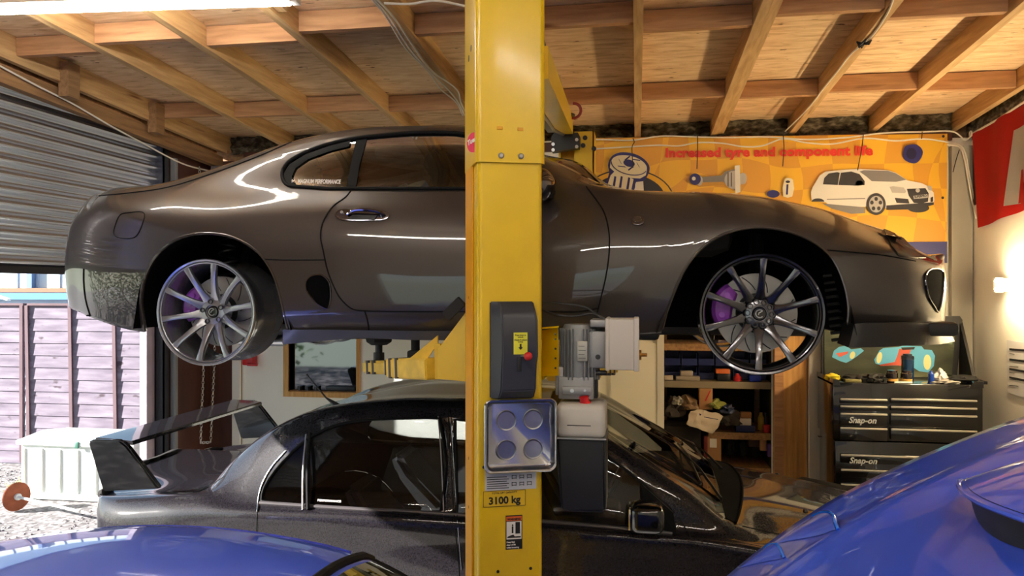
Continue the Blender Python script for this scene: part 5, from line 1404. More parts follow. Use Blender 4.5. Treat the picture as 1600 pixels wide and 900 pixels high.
# bracket plate and left arm
bm = BM(); pl_ = [W(678,537,2.92), W(688,537,2.92), W(690,592,2.92), W(680,592,2.92)]; prism(bm, pl_, (0, .02, 0)); wpart('arm_bracket', bm, M['yellowold'], sharp=30)
bm = BM(); prism(bm, [W(640,560,2.99), W(684,524,2.99), W(684,536,2.99), W(668,560,2.99)], (0, .012, 0)); prism(bm, [W(640,560,3.09), W(684,524,3.09), W(684,536,3.09), W(668,560,3.09)], (0, .012, 0)); islands('gusset', bm, M['yellowold'], lift, sharp=30)
def swing_arm(tip, root, nm='swing_arm', h=.085, w1=.11, w2=.075):
    bm = BM(); tip = Vector(tip); root = Vector(root); mid = root.lerp(tip, .55); d = (tip-root).normalized()
    bar(bm, root, mid, w1, h); bmesh.ops.bevel(bm, geom=bm.edges[:], offset=.006, segments=2, affect='EDGES')
    b2 = BM(); bar(b2, mid-d*.03, tip, w2, h*.72); bmesh.ops.bevel(b2, geom=b2.edges[:], offset=.010, segments=2, affect='EDGES')
    a_ = obj(nm, bm, M['yellowold'], lift, sharp=30); b_ = obj('arm_extension', b2, M['yellowold'], a_, sharp=30)
    s_ = d.cross(Vector((0, 0, 1))).normalized()
    for k, f in enumerate((.06, .16, .38, .50, .60)):
        b3 = BM(); p_ = tip.lerp(root, f*.95+.02)
        big = f > .45
        hh_ = (h*.5+.0012) if big else (h*.36+.0012); ww = (w1/2+.0015) if big else (w2/2+.0015)
        bar(b3, p_, p_-d*.022+Vector((0, 0, .0)), ww*2, hh_*2); obj('black_stripe', b3, mat('scuffed_black', (60, 60, 66), .7) if 'scuffed_black' not in bpy.data.materials else bpy.data.materials['scuffed_black'], a_, sharp=30)
    return a_
tip = W(577, 573, 3.52); root = W(684, 576, 2.99)
swing_arm(tip, root)
def pad(px, Y, ztop, zarm):
    p = W(px, 545, Y); bm = BM(); cyl(bm, (p.x, Y, zarm), (p.x, Y, ztop-.035), .017, 16); cyl(bm, (p.x, Y, zarm), (p.x, Y, zarm+.05), .026, 16); obj('pad_screw', bm, M['black'], lift)
    bm = BM(); lathe(bm, [(0, 0), (.04, 0), (.062, .014), (.066, .03), (.066, .038), (0, .038)], (p.x, Y, ztop-.038), (0, 0, 1), 8); obj('pad', bm, M['rubber'], lift)
zu = zs+.004
pad(592, 3.50, zu+.0, tip.z+.02)
# second arm, further back and to the right
tip2 = Vector((-.12, 3.66, tip.z)); root2 = Vector((-.30, 3.0, root.z)); swing_arm(tip2, root2); 
bm = BM(); cyl(bm, (-.13, 3.62, tip.z+.02), (-.13, 3.62, zu-.036), .017); lathe(bm, [(0, 0), (.05, 0), (.062, .03), (0, .036)], (-.13, 3.62, zu-.037), (0, 0, 1), 8); obj('pad', bm, M['rubber'], lift)
tip3 = W(640, 560, 3.9); swing_arm((-1.15, 4.75, tip.z), (-.55, 5.3, tip.z)); 
bm = BM(); cyl(bm, (-1.1, 4.74, tip.z+.02), (-1.1, 4.74, zu-.03), .017); lathe(bm, [(0, 0), (.05, 0), (.062, .03), (0, .036)], (-1.1, 4.74, zu-.037), (0, 0, 1), 8); obj('pad', bm, M['rubber'], lift)
bm = BM(); p = W(649, 557, 3.4); rbox(bm, p.x-.03, p.x+.03, 3.36, 3.44, p.z-.02, p.z+.03, .01); cyl(bm, (p.x, 3.4, tip.z), (p.x, 3.4, zu), .02); obj('pad_block', bm, M['rubber'], lift)
# far column
q = W(901, 300, 5.55)
fx0, fx1 = W(874, 300, 5.55).x, W(929, 300, 5.55).x
ztf = W(900, 208, 5.55).z
bm = BM(); box(bm, fx0, fx0+.012, 5.50, 5.72, 0, ztf-.05); box(bm, W(898,300,5.55).x, fx1, 5.50, 5.52, 0, ztf+.0); box(bm, fx0, fx1, 5.71, 5.73, 0, ztf-.02); box(bm, fx1-.012, fx1, 5.50, 5.72, 0, ztf-.0)
fc = obj('far_column', bm, M['yellow'], lift, smooth=False)
bm = BM(); box(bm, fx0+.014, W(897,300,5.55).x, 5.6, 5.7, 0, ztf-.05); obj('far_column_inner', bm, M['yellowold'], fc, smooth=False)
for a, b in ((914,215),(911,227),(928,232),(915,275)):
    p = W(a, b, 5.49); bm = BM(); lathe(bm, [(.017, 0), (.017, .006), (0, .006)], (p.x, 5.50, p.z), (0, -1, 0), 14); obj('hole', bm, M['black'], fc)
bm = BM(); prism(bm, [W(861,214,5.40), W(868,206,5.40), W(903,207,5.40), W(906,213,5.40), W(905,231,5.40), W(862,237,5.40)], (0, .08, 0)); bt = obj('head_bracket', bm, M['black'], lift, sharp=30)
for a, b in ((864,225),(864,234),(901,218),(901,229)):
    p = W(a, b, 5.39); bm = BM(); lathe(bm, [(.012, 0), (.012, .008), (0, .008)], (p.x, 5.40, p.z), (0, -1, 0), 10); obj('bolt', bm, M['steel'], bt)
# overhead beam joining the columns
A_ = W(836, 98, 2.86); B_ = W(885, 200, 5.36)
B_ = W(884, 196, 5.36); 
bm = BM(); bar(bm, A_, B_, .10, .12); ob = obj('overhead_beam', bm, M['yellow'], lift, sharp=30)
bm = BM(); d = (B_-A_); bar(bm, A_+Vector((-.075, 0, -.05)), A_+d*.82+Vector((-.075, 0, -.05)), .04, .07); obj('safety_bar', bm, mat('grey_foam', (120, 118, 114), .7), ob)
bm = BM(); tube(bm, [A_+d*.80+Vector((-.07, 0, -.06)), A_+d*1.0+Vector((-.02, 0, -.06))], .015, 10); obj('safety_rod', bm, M['steel'], ob)
bm = BM(); tube(bm, spline([W(846,62,3.0), W(851,78,3.2), W(861,100,3.6), W(872,124,4.0), W(876,140,4.2), W(880,160,4.6), W(888,177,5.0), W(896,180,5.1)], 5), .012, 8); obj('hydraulic_hose', bm, M['black'], ob)
bm = BM(); c = W(896, 173, 5.15); r_ = .05; tube(bm, [c+Vector((r_*math.cos(a), 0, r_*math.sin(a))) for a in [-2.2+i*.35 for i in range(12)]], .010, 8); obj('red_hook', bm, mat('maroon', (120, 30, 30), .5), ob)
# power unit on the right of the near column
pu = thing('hydraulic_power_unit', 'grey electric hydraulic power unit with black oil tank on the lift post', 'power unit', W(905, 600, 2.70))
D = 2.72
bm = BM(); prism(bm, [W(847,516,2.76), W(872,512,2.70), W(873,585,2.70), W(872,587,2.70), W(847,588,2.76)], (0, .006, 0)); prism(bm, [W(847,588,2.70), W(873,587,2.66), W(873,587,2.88), W(847,588,2.88)], (0, 0, .006)); prism(bm, [W(847,514,2.70), W(873,512,2.66), W(873,512,2.88), W(847,514,2.88)], (0, 0, .006)); obj('mounting_bracket', bm, M['yellow'], pu, sharp=30)
bm = BM(); 
for py in (522, 530, 545, 560, 575): p = W(868, py, 2.695); lathe(bm, [(.004, 0), (.004, .001), (0, .001)], p, (0, -1, 0), 8)
obj('bracket_hole', bm, M['black'], pu)
# motor: vertical ribbed body
mc = W(905, 550, 2.74); mt = W(905, 507, 2.74).z; mb = W(905, 597, 2.74).z; mx = Vector((mc.x, 2.76, 0))
R_m = (W(933,550,2.74).x-W(876,550,2.74).x)/2
bm = BM(); lathe(bm, [(0, 0), (R_m*.8, 0), (R_m*.92, .012), (R_m*.92, mt-mb-.012), (R_m*.85, mt-mb), (0, mt-mb)], (mx.x, mx.y, mb), (0, 0, 1), 32)
for k in range(30):
    a = 2*PI*k/30; e = Vector((math.cos(a), math.sin(a), 0)); 
    if e.y < -.1 and abs(e.x) < .3: continue
    bar(bm, Vector((mx.x, mx.y, mb+.012))+e*R_m*.97, Vector((mx.x, mx.y, mt-.015))+e*R_m*.97, .0035, .02, up=e)
mo = obj('motor', bm, M['motor'], pu, sharp=30)
bm = BM(); p0, p1 = W(901,534,2.66), W(917,566,2.66); rbox(bm, p0.x, p1.x, mx.y-R_m-.006, mx.y-R_m+.008, p1.z, p0.z, .002); npn = obj('nameplate', bm, mat('plate_tin', (170, 168, 160), .4, metal=.3), mo)
bm = BM()
for i in range(4): box(bm, p0.x+.004, p1.x-.006-.004*(i % 2), mx.y-R_m-.0066, mx.y-R_m-.006, p1.z+.01+i*.014, p1.z+.0115+i*.014)
obj('print', bm, M['blackink'], npn, smooth=False)
bm = BM(); p0, p1 = W(917,518,2.66), W(945,578,2.66); rbox(bm, p0.x, p1.x+.01, mx.y-.055, mx.y+.05, p1.z, p0.z, .008); rbox(bm, W(921,505,2.66).x, W(949,505,2.66).x, mx.y-.075, mx.y+.06, W(930,512,2.66).z, W(930,500,2.66).z, .005); tj = obj('terminal_box', bm, M['alu'], mo)
bm = BM(); p = W(933, 560, 2.65); lathe(bm, [(.009, 0), (.009, .002), (0, .002)], (p.x, mx.y-.055, p.z), (0, -1, 0), 16); obj('plug_hole', bm, M['black'], tj)
bm = BM(); p0, p1 = W(949,499,2.66), W(996,580,2.66); rbox(bm, p0.x, p1.x, mx.y-.08, mx.y+.07, p1.z, p0.z, .006); rbox(bm, p0.x-.008, p0.x+.006, mx.y-.084, mx.y+.074, p1.z-.003, p0.z+.003, .004); rbox(bm, W(990,499,2.66).x, p1.x+.006, mx.y-.084, mx.y+.074, p1.z-.004, p0.z+.004, .004); cb = obj('capacitor_box', bm, M['boxgrey'], pu)
bm = BM(); pp = W(1000, 557, 2.70); cyl(bm, (p1.x+.004, mx.y, pp.z), (p1.x+.014, mx.y, pp.z), .018, 14); cyl(bm, (p1.x+.012, mx.y, pp.z), (p1.x+.034, mx.y, pp.z), .006, 8); obj('brass_gland', bm, mat('brass', (170, 120, 50), .35, metal=.8), cb)
# valve block
p0, p1 = W(866,592,2.68), W(927,626,2.68)
bm = BM(); rbox(bm, p0.x+.012, p1.x, mx.y-.06, mx.y+.06, p1.z, p0.z+.005, .005); rbox(bm, p0.x, p0.x+.03, mx.y-.05, mx.y+.04, p1.z+.012, p0.z+.04, .005); rbox(bm, W(878,600,2.68).x, W(924,600,2.68).x, mx.y-.072, mx.y-.055, W(900,619,2.66).z, W(900,606,2.66).z, .003); vbk = obj('valve_block', bm, M['alu'], pu)
for a in (893, 913): p = W(a, 612, 2.66); bm = BM(); cyl(bm, (p.x, mx.y-.078, p.z), (p.x, mx.y-.07, p.z), .007 if a < 900 else .004, 12); obj('valve_screw', bm, M['steel'], vbk)
bm = BM(); p = W(934, 585, 2.68); cyl(bm, (p.x-.03, mx.y-.03, p.z), (p.x+.03, mx.y-.03, p.z+.0), .009); rbox(bm, W(925,583,2.7).x, W(933,583,2.7).x, mx.y-.02, mx.y+.02, W(925,625,2.7).z, W(925,583,2.7).z, .003); obj('release_handle', bm, M['black'], vbk)
# tank
tx0, tx1 = W(868,700,2.66).x, W(946,700,2.66).x; tz1 = W(905,632,2.66).z; tzm = W(905,686,2.66).z; tz0 = W(905,802,2.66).z
bm = BM(); rbox(bm, tx0, tx1, mx.y-.10, mx.y+.10, tzm, tz1, .022, 4); obj('tank_top', bm, mat('translucent_tank', (196, 190, 180), .45, var=(3, .12)), pu)
bm = BM(); prism(bm, [Vector((tx0+.0, mx.y-.10, tzm+.004)), Vector((tx1+.001, mx.y-.10, tzm+.004)), Vector((tx1+.001, mx.y-.10, tz0+.004)), Vector((tx0+.018, mx.y-.10, tz0))], (0, .20, 0)); bmesh.ops.bevel(bm, geom=bm.edges[:], offset=.010, segments=3, affect='EDGES'); obj('tank', bm, mat('tank_black', (22, 22, 25), .32), pu)
bm = BM(); box(bm, tx0-.001, tx1+.002, mx.y-.102, mx.y+.102, tzm-.002, tzm+.004); obj('tank_seam', bm, M['alu'], pu, smooth=False)
p = W(912, 636, 2.62); bm = BM(); lathe(bm, [(0, 0), (.021, 0), (.021, .008), (.017, .012), (.017, .03), (0, .032)], (p.x, mx.y-.06, tz1-.006), (-.15, -.25, 1), 16); obj('filler_cap', bm, M['red'], pu, label='red filler cap')
bm = BM(); box(bm, tx0+.04, tx1-.05, mx.y-.1005, mx.y-.0995, tzm+.045, tzm+.048); obj('level_mark', bm, M['blackink'], pu)
for pts in ([(846,472),(880,474),(915,480),(930,490),(940,498)], [(846,484),(870,492),(900,494),(925,490),(945,498)]):
    bm = BM(); tube(bm, spline([W(a, b, 2.78 if i else 2.72) for i, (a, b) in enumerate(pts)], 5), .004, 6); obj('motor_cable', bm, M['black'], pu)

# ================================================================ banner on the back wall
BY = BW-.035
def flat(name, pts, m, parent, dy=0, t=.001, Y=BY, smooth=0, **k):
    if smooth: pts = smooth2(pts, smooth)
    bm = BM(); prism(bm, [W(a, b, Y-dy) for a, b in pts], (0, t, 0)); return obj(name, bm, m, parent, smooth=False, **k)
def bannermat():
    m = bpy.data.materials.new('banner_checks'); m.use_nodes = True; n = m.node_tree; b = n.nodes['Principled BSDF']; L = n.links; b.inputs['Roughness'].default_value = .45
    tc = n.nodes.new('ShaderNodeTexCoord'); mp = n.nodes.new('ShaderNodeMapping'); mp.inputs['Rotation'].default_value = (PI/2, .12, .0)
    ns = n.nodes.new('ShaderNodeTexNoise'); ns.inputs['Scale'].default_value = 1.1; ns.inputs['Detail'].default_value = 1
    ad = n.nodes.new('ShaderNodeVectorMath'); ad.operation = 'MULTIPLY_ADD'; ad.inputs[1].default_value = (.35, .35, .35)
    L.new(tc.outputs['Object'], ns.inputs['Vector']); L.new(ns.outputs['Color'], ad.inputs[0]); L.new(tc.outputs['Object'], ad.inputs[2]); L.new(ad.outputs[0], mp.inputs[0])
    c = n.nodes.new('ShaderNodeTexChecker'); c.inputs['Scale'].default_value = 4.6; c.inputs[1].default_value = lin((240, 186, 50)); c.inputs[2].default_value = lin((224, 162, 54))
    L.new(mp.outputs[0], c.inputs[0]); L.new(c.outputs[0], b.inputs['Base Color']); return m
bn = thing('banner', 'orange chequered vinyl banner about tyre and component life on the back wall', 'banner', (1.0, BY, 2.7))
tl, tr, br, bl_ = W(905,216,BY), W(1480,209,BY), W(1480,411,BY), W(905,415,BY)
bm = BM(); nx, nz = 40, 14; Gd = []
for i in range(nx+1):
    row = []
    for j in range(nz+1):
        s_, t_ = i/nx, j/nz; p = (tl.lerp(tr, s_)).lerp(bl_.lerp(br, s_), t_); p.y += .006*math.sin(s_*23)*(1-t_)*.6; row.append(bm.verts.new(p))
    Gd.append(row)
for i in range(nx):
    for j in range(nz): bm.faces.new((Gd[i][j], Gd[i][j+1], Gd[i+1][j+1], Gd[i+1][j]))
bmesh.ops.recalc_face_normals(bm, faces=bm.faces[:]); obj('sheet', bm, bannermat(), bn)
navy = mat('banner_navy', (44, 44, 112), .5); cream_ = mat('banner_cream', (236, 226, 196), .5); grey_ = mat('banner_grey', (128, 124, 124), .5); lgrey = mat('banner_light_grey', (186, 182, 178), .5); bred = mat('banner_red', (226, 56, 40), .5); wht = mat('banner_white', (232, 228, 220), .5); drk = mat('banner_dark', (48, 46, 50), .5)
flat('blue_band', [(905,383),(1480,377.5),(1480,411),(905,415)], navy, bn, .008)
p = W(1039, 245.5, BY-.012); q = W(1364, 242, BY-.012); dd = q-p
mm = face_m(p, dd, (0, 0, 1)); tb = text_bm('Increased tyre and component life', .1, mm, .0012, .0042)
wd = max((v.co-p).dot(dd.normalized()) for v in tb.verts); tb.transform(mm @ Matrix.Diagonal((dd.length/wd, 1, 1, 1)) @ mm.inverted()); obj('slogan', tb, bred, bn, label='red slogan lettering')
# chequered oval and bushing drawing at the left
def ell(cx, cy, rx, ry, rot=0, n=40, a0=0, a1=360):
    o = []
    for i in range(n): a = math.radians(a0+(a1-a0)*i/(n if a1-a0 == 360 else n-1)); x = rx*math.cos(a); y = ry*math.sin(a); c_, s_ = math.cos(math.radians(rot)), math.sin(math.radians(rot)); o.append((cx+x*c_-y*s_, cy+x*s_+y*c_))
    return o
flat('oval_ring', ell(980,312,73,48), drk, bn, .0085); flat('oval_border', ell(980,312,71,46), mat('banner_gold', (236,180,40), .5), bn, .010); flat('oval', ell(980,312,60,40), drk, bn, .0115)
for i in range(-3, 4):
    for j in range(-2, 3):
        if (i+j) % 2 == 0:
            cx_, cy_ = 980+i*17, 312+j*17-i*2
            if ((cx_-980)/54)**2+((cy_-312)/34)**2 < .9: flat('check', [(cx_-8,cy_-8),(cx_+8,cy_-10),(cx_+9,cy_+7),(cx_-7,cy_+9)], wht, bn, .013)
flat('bushing_outline', [(943,294),(952,270),(950,258),(955,245),(965,239),(978,238),(996,242),(1010,252),(1015,262),(1012,274),(1005,283),(994,284),(990,298),(943,298)], navy, bn, .0145, smooth=3)
flat('bushing_stem', [(947,296),(954,274),(960,268),(990,280),(986,298)], cream_, bn, .016)
for a in (960, 970, 982): flat('bushing_rib', [(a,275),(a+3,276),(a,298),(a-4,298)], navy, bn, .0175)
flat('bushing_head', ell(983,258,28.5,14.5,14), cream_, bn, .0185); flat('bushing_rim', [(954,252),(1011,266),(1009,274),(1000,279),(985,278),(962,270),(953,262)], cream_, bn, .0182)
bm = BM(); tube(bm, [W(a, b, BY-.0205) for a, b in ell(983,258,28.5,14.5,14,30,10,175)], .0035, 5); obj('bushing_edge', bm, navy, bn)
flat('bushing_hole', ell(983,255,9,5.5,14), navy, bn, .020)
for a0 in (20, 80, 140, 200, 260, 320):
    c_, s_ = math.cos(math.radians(a0)), math.sin(math.radians(a0)); x_, y_ = 983+15*c_, 255+8*s_; dx, dy = 6*math.cos(math.radians(a0+50)), 4*math.sin(math.radians(a0+50))
    flat('bushing_mark', [(x_-dx-.8,y_-dy-.8),(x_+dx-.8,y_+dy-.8),(x_+dx+.8,y_+dy+.8),(x_-dx+.8,y_-dy+.8)], navy, bn, .020)
# link rod picture
flat('rod_shadow', [(1078,286),(1092,292),(1130,289),(1145,298),(1158,300),(1168,286),(1160,270)], mat('banner_shade', (206,150,60), .5), bn, .0145)
flat('rod', [(1092,277),(1128,274),(1133,268),(1148,264),(1150,298),(1140,293),(1130,284),(1096,285)], grey_, bn, .016)
flat('rod_eye', ell(1086,280,9,9), navy, bn, .0175); flat('rod_eye_ring', ell(1084,279,3,3), wht, bn, .019); flat('rod_collar', ell(1093,282,5,8), lgrey, bn, .017)
flat('rod_boot', ell(1146,281,14,14), lgrey, bn, .0175); flat('rod_band', [(1148,259),(1156,258),(1157,300),(1149,302)], wht, bn, .019); flat('rod_end', ell(1161,279,6,9), lgrey, bn, .0185)
for a in (1137, 1142): flat('rod_groove', [(a,270),(a+1.4,269),(a+1.4,292),(a,291)], drk, bn, .019)
# round polyurethane bushes
flat('round_bush', [(1411,238),(1414,229),(1422,226),(1432,226),(1439,231),(1442,238),(1438,249),(1431,255),(1421,254),(1412,248)], navy, bn, .014, smooth=3); flat('round_bush_shade', ell(1424,240,8,9), mat('banner_deep', (28,26,70), .5), bn, .016)
flat('round_bush', ell(1208,303,10,6), navy, bn, .014); flat('tin_outline', [(1224,307),(1226,280),(1232,278),(1239,281),(1238,307)], cream_, bn, .014, smooth=2)
flat('tin_stripe', [(1228,304),(1229,288),(1232,288),(1231,304)], navy, bn, .016); flat('tin_cap', ell(1231,284,3.5,2), drk, bn, .016)
# white hatchback picture
carp = flat('hatchback_picture', [(1267,300),(1270,292),(1281,274),(1290,268),(1320,265),(1345,264),(1388,266),(1400,270),(1418,282),(1440,286),(1450,291),(1459,301),(1460,312),(1458,320),(1400,324),(1384,325),(1352,323),(1300,324),(1290,316),(1268,314)], wht, bn, .014, label='printed picture of a white hatchback')
cp2 = [('print_rear_window', [(1286,288),(1288,278),(1295,271),(1308,269),(1312,270),(1309,289)], drk), ('print_side_window', [(1310,289),(1314,270),(1330,268),(1343,272),(1351,283),(1351,289),(1340,290)], drk),
 ('print_windscreen', [(1343,268),(1350,266),(1388,267),(1400,271),(1416,281),(1400,284),(1362,283),(1354,276)], grey_), ('print_mirror', [(1336,287),(1340,282),(1348,283),(1349,289),(1338,290)], wht),
 ('print_headlamp', [(1390,292),(1396,291),(1412,293),(1416,299),(1414,302),(1394,301)], lgrey), ('print_headlamp', [(1448,290),(1455,291),(1457,298),(1451,297)], lgrey),
 ('print_grille', [(1417,295),(1446,294),(1451,302),(1450,315),(1440,318),(1428,317),(1420,306)], drk), ('print_intake', [(1398,309),(1419,311),(1421,318),(1401,317)], drk),
 ('print_intake', [(1454,309),(1458,307),(1458,315),(1454,316)], drk), ('print_sill', [(1385,321),(1459,316),(1459,320),(1430,327),(1385,328)], drk), ('print_sill', [(1285,318),(1352,324),(1352,333),(1330,334),(1300,326)], grey_),
 ('print_trim_line', [(1292,311),(1352,309.5),(1352,311),(1292,312)], grey_), ('print_far_wheel', ell(1435,325,17,7), drk), ('print_rear_wheel', ell(1278,315,10,5,0,20,180,360), drk)]
for nm, pts, m_ in cp2: flat(nm, pts, m_, carp, .016 if 'far' not in nm else .012)
wp = flat('print_wheel', ell(1369,319,15,17), drk, carp, .018); flat('print_wheel_disc', ell(1369,319,11,13), lgrey, carp, .0195)
for k in range(5): a = math.radians(72*k-90); flat('print_wheel_hole', ell(1369+7*math.cos(a),319+8.2*math.sin(a),2.8,3.2,0,12), drk, carp, .021)
flat('print_badge', ell(1434,297.5,3.4,3.2,0,16), lgrey, carp, .018); flat('print_plate', [(1427,306),(1449,303),(1450,309),(1428,311)], lgrey, carp, .018)
p = W(1429, 309.6, BY-.0195); q = W(1448, 307, BY-.0195); mm = face_m(p, q-p, (0, 0, 1)); tb = text_bm('SUPERPRO', .024, mm, .0005, .0008); wd = max((v.co-p).length for v in tb.verts); tb.transform(mm @ Matrix.Diagonal(((q-p).length/wd, 1, 1, 1)) @ mm.inverted()); obj('print_plate_lettering', tb, M['blackink'], carp, smooth=False)
for a, b in ((1474,213),(1473,309),(1472,402)): flat('eyelet', ell(a,b,2.2,2.2,0,12), drk, bn, .014)
# white cables slung along the top of the wall with black ties
def cable(name, pts, Y, r, m, label, group=None, cat='cable'):
    bm = BM(); tube(bm, spline([W(p[0], p[1], p[2] if len(p) > 2 else Y) for p in pts], 6), r, 6); return solo(name, bm, m, label, cat, group)
Yc_ = BW-.075
cable('cable', [(848,222),(880,220),(930,218),(990,219),(1030,213),(1090,214),(1140,215),(1200,214),(1260,218),(1320,215),(1380,208),(1440,206),(1490,206),(1500,212),(1508,219),(1518,212),(1520,209)], Yc_, .006, M['whitecable'], 'upper white cable strung along the top of the orange banner', 'white cables over the banner')
cable('cable', [(925,233),(990,229),(1030,227),(1060,228),(1090,223),(1130,224),(1160,229),(1190,228),(1224,217),(1260,223),(1300,225),(1350,216),(1400,220),(1440,217),(1480,222),(1502,228),(1508,240),(1514,270),(1520,300),(1526,340)], Yc_, .006, M['whitecable'], 'lower white cable drooping across the orange banner and down the right corner', 'white cables over the banner')
cable('cable', [(1480,226),(1500,230),(1506,245),(1512,275),(1518,310),(1525,342)], Yc_-.02, .006, M['whitecable'], 'white cable dropping down the grey corner board by the red flag', 'white cables over the banner')
for i, pts in enumerate(([(989,216),(991,222),(988,228),(989,262)], [(1090,212),(1090,228),(1089,264)], [(1224,212),(1225,230),(1223,260)], [(1349,210),(1347,228),(1340,266)], [(1441,206),(1440,217)], [(1499,234),(1494,250),(1489,269)])):
    cable('cable_tie', pts, Yc_-.012, .0035, M['black'], 'black cable tie hanging over the banner, %s from the left' % ('first', 'second', 'third', 'fourth', 'short fifth one', 'last one on the grey board')[i], 'black cable ties', 'cable tie')
def WZ(px, py, z): 
    d = ray(px, py); return CAM+d*((z-EYE)/d.z)
def ceilpt(px, py, dz=-.012):
    d = ray(px, py); t = 3.
    for _ in range(20): p = CAM+d*t; t *= (zr(p.y)+dz-EYE)/(p.z-EYE)
    return CAM+d*t
for i, off in enumerate((-3, 0, 4)):
    pts = [(580+off,-6),(605+off*1.5,22),(640+off*2,75),(672+off,112),(700+off*3.5,140),(716+off,160),(726+off,180)]
    bm = BM(); tube(bm, spline([ceilpt(a, b, -.02-.004*i) for a, b in pts], 6), .005, 6); solo('cable', bm, M['whitecable'], ('white cable under the rafters left of the lift post, left strand', 'white cable under the rafters left of the lift post, middle strand', 'white cable under the rafters left of the lift post, right strand')[i], 'cable', 'white ceiling cables')
bm = BM(); tube(bm, spline([ceilpt(a, b, -.03) for a, b in ((600,5),(640,6),(680,1),(725,9),(780,20))], 6), .006, 6); solo('cable', bm, M['whitecable'], 'white cable crossing to the top of the yellow lift post', 'cable', 'white ceiling cables')
bm = BM(); tube(bm, spline([ceilpt(a, b, -.008) for a, b in ((1397,-5),(1388,18),(1366,52),(1350,68),(1330,84),(1308,112),(1290,134),(1262,170),(1227,205))], 6), .005, 6); solo('cable', bm, M['whitecable'], 'thin white cable clipped along a rafter towards the banner', 'cable', 'white ceiling cables')
bm = BM(); p = ceilpt(1350, 69, -.03)
for k in range(6):
    a = random.uniform(0, 6); tube(bm, [p, p+Vector((math.cos(a)*.03, math.sin(a)*.03, -.01)), p+Vector((math.cos(a+1)*.035, math.sin(a+1)*.03, .015)), p], .005, 5)
solo('tape_knot', bm, M['black'], 'knot of black tape on the rafter cable at the upper right', 'tape')
bm = BM(); tube(bm, spline([W(a, b, 0) if False else WX(a, b, LW+.12) for a, b in ((0,103),(60,135),(110,160),(170,195),(220,222),(286,256),(330,268))], 6), .006, 6); solo('cable', bm, M['whitecable'], 'thin pale cable running along the beam over the roller shutter', 'cable')

# ================================================================ red flag on the right wall
fl = thing('flag', 'red cloth flag with a large white letter on the right wall', 'flag', (RW-.03, 5.2, 2.9))
def FX(a, b, off): return WX(a, b, RW-off)
T0, T1, T2, T3 = (1522,209), (1640,137), (1640,312), (1529,356)
def fgrid(c, off, nu=24, nv=12, wave=.012):
    bm = BM(); g = []
    for i in range(nu+1):
        r = []
        for j in range(nv+1):
            s_, t_ = i/nu, j/nv
            a = (c[0][0]*(1-s_)+c[1][0]*s_)*(1-t_)+(c[3][0]*(1-s_)+c[2][0]*s_)*t_; b = (c[0][1]*(1-s_)+c[1][1]*s_)*(1-t_)+(c[3][1]*(1-s_)+c[2][1]*s_)*t_
            p = FX(a, b, off); p.x += wave*math.sin(p.y*14); r.append(bm.verts.new(p))
        g.append(r)
    for i in range(nu):
        for j in range(nv): bm.faces.new((g[i][j], g[i][j+1], g[i+1][j+1], g[i+1][j]))
    bmesh.ops.solidify(bm, geom=bm.faces[:], thickness=.002); return bm
obj('cloth', fgrid((T0, T1, T2, T3), .03), mat('flag_red', (214, 34, 30), .7), fl)
fw_ = mat('flag_white', (214, 212, 208), .7)
obj('letter', fgrid(((1582,204),(1614,186),(1592,318),(1570,322)), .036), fw_, fl)
obj('letter', fgrid(((1600,196),(1640,172),(1650,300),(1600,312)), .0365, 14, 8), fw_, fl)
obj('letter_slit', fgrid(((1593,266),(1596,264),(1600,316),(1588,318)), .041, 6, 6), mat('flag_red2', (214, 34, 30), .7), fl)
bm = BM(); tube(bm, [FX(1517,210,.03), FX(1560,186,.03), FX(1640,133,.03)], .008, 6); lathe(bm, [(.02, 0), (.026, .006), (.02, .012), (.012, .006), (.02, 0)], FX(1518,209,.045), (-1, 0, 0), 14); obj('hem_rope', bm, M['whitecable'], fl)
# notice on the right wall
nt_ = thing('wall_notice', 'white printed notice with black lines on the right wall', 'notice', FX(1590, 572, .01))
bm = BM(); prism(bm, [FX(1573,531,.006), FX(1640,541,.006), FX(1640,635,.006), FX(1574,613,.006)], (.004, 0, 0)); obj('sheet', bm, mat('paper', (226, 226, 226), .6), nt_, smooth=False)
for k, y0 in enumerate((544, 560, 575, 588)):
    bm = BM(); prism(bm, [FX(1577,y0,.008), FX(1640,y0+5+k*2.6,.008), FX(1640,y0+9+k*2.6,.008), FX(1577,y0+3.2,.008)], (.001, 0, 0)); obj('black_line', bm, M['blackink'], nt_, smooth=False)
bm = BM()
for k in range(6): y0 = 552+k*10; prism(bm, [FX(1577,y0,.0079), FX(1585+(k % 3)*3,y0+1,.0079), FX(1585+(k % 3)*3,y0+1.8,.0079), FX(1577,y0+.8,.0079)], (.0008, 0, 0))
obj('small_print', bm, M['blackink'], nt_, smooth=False)

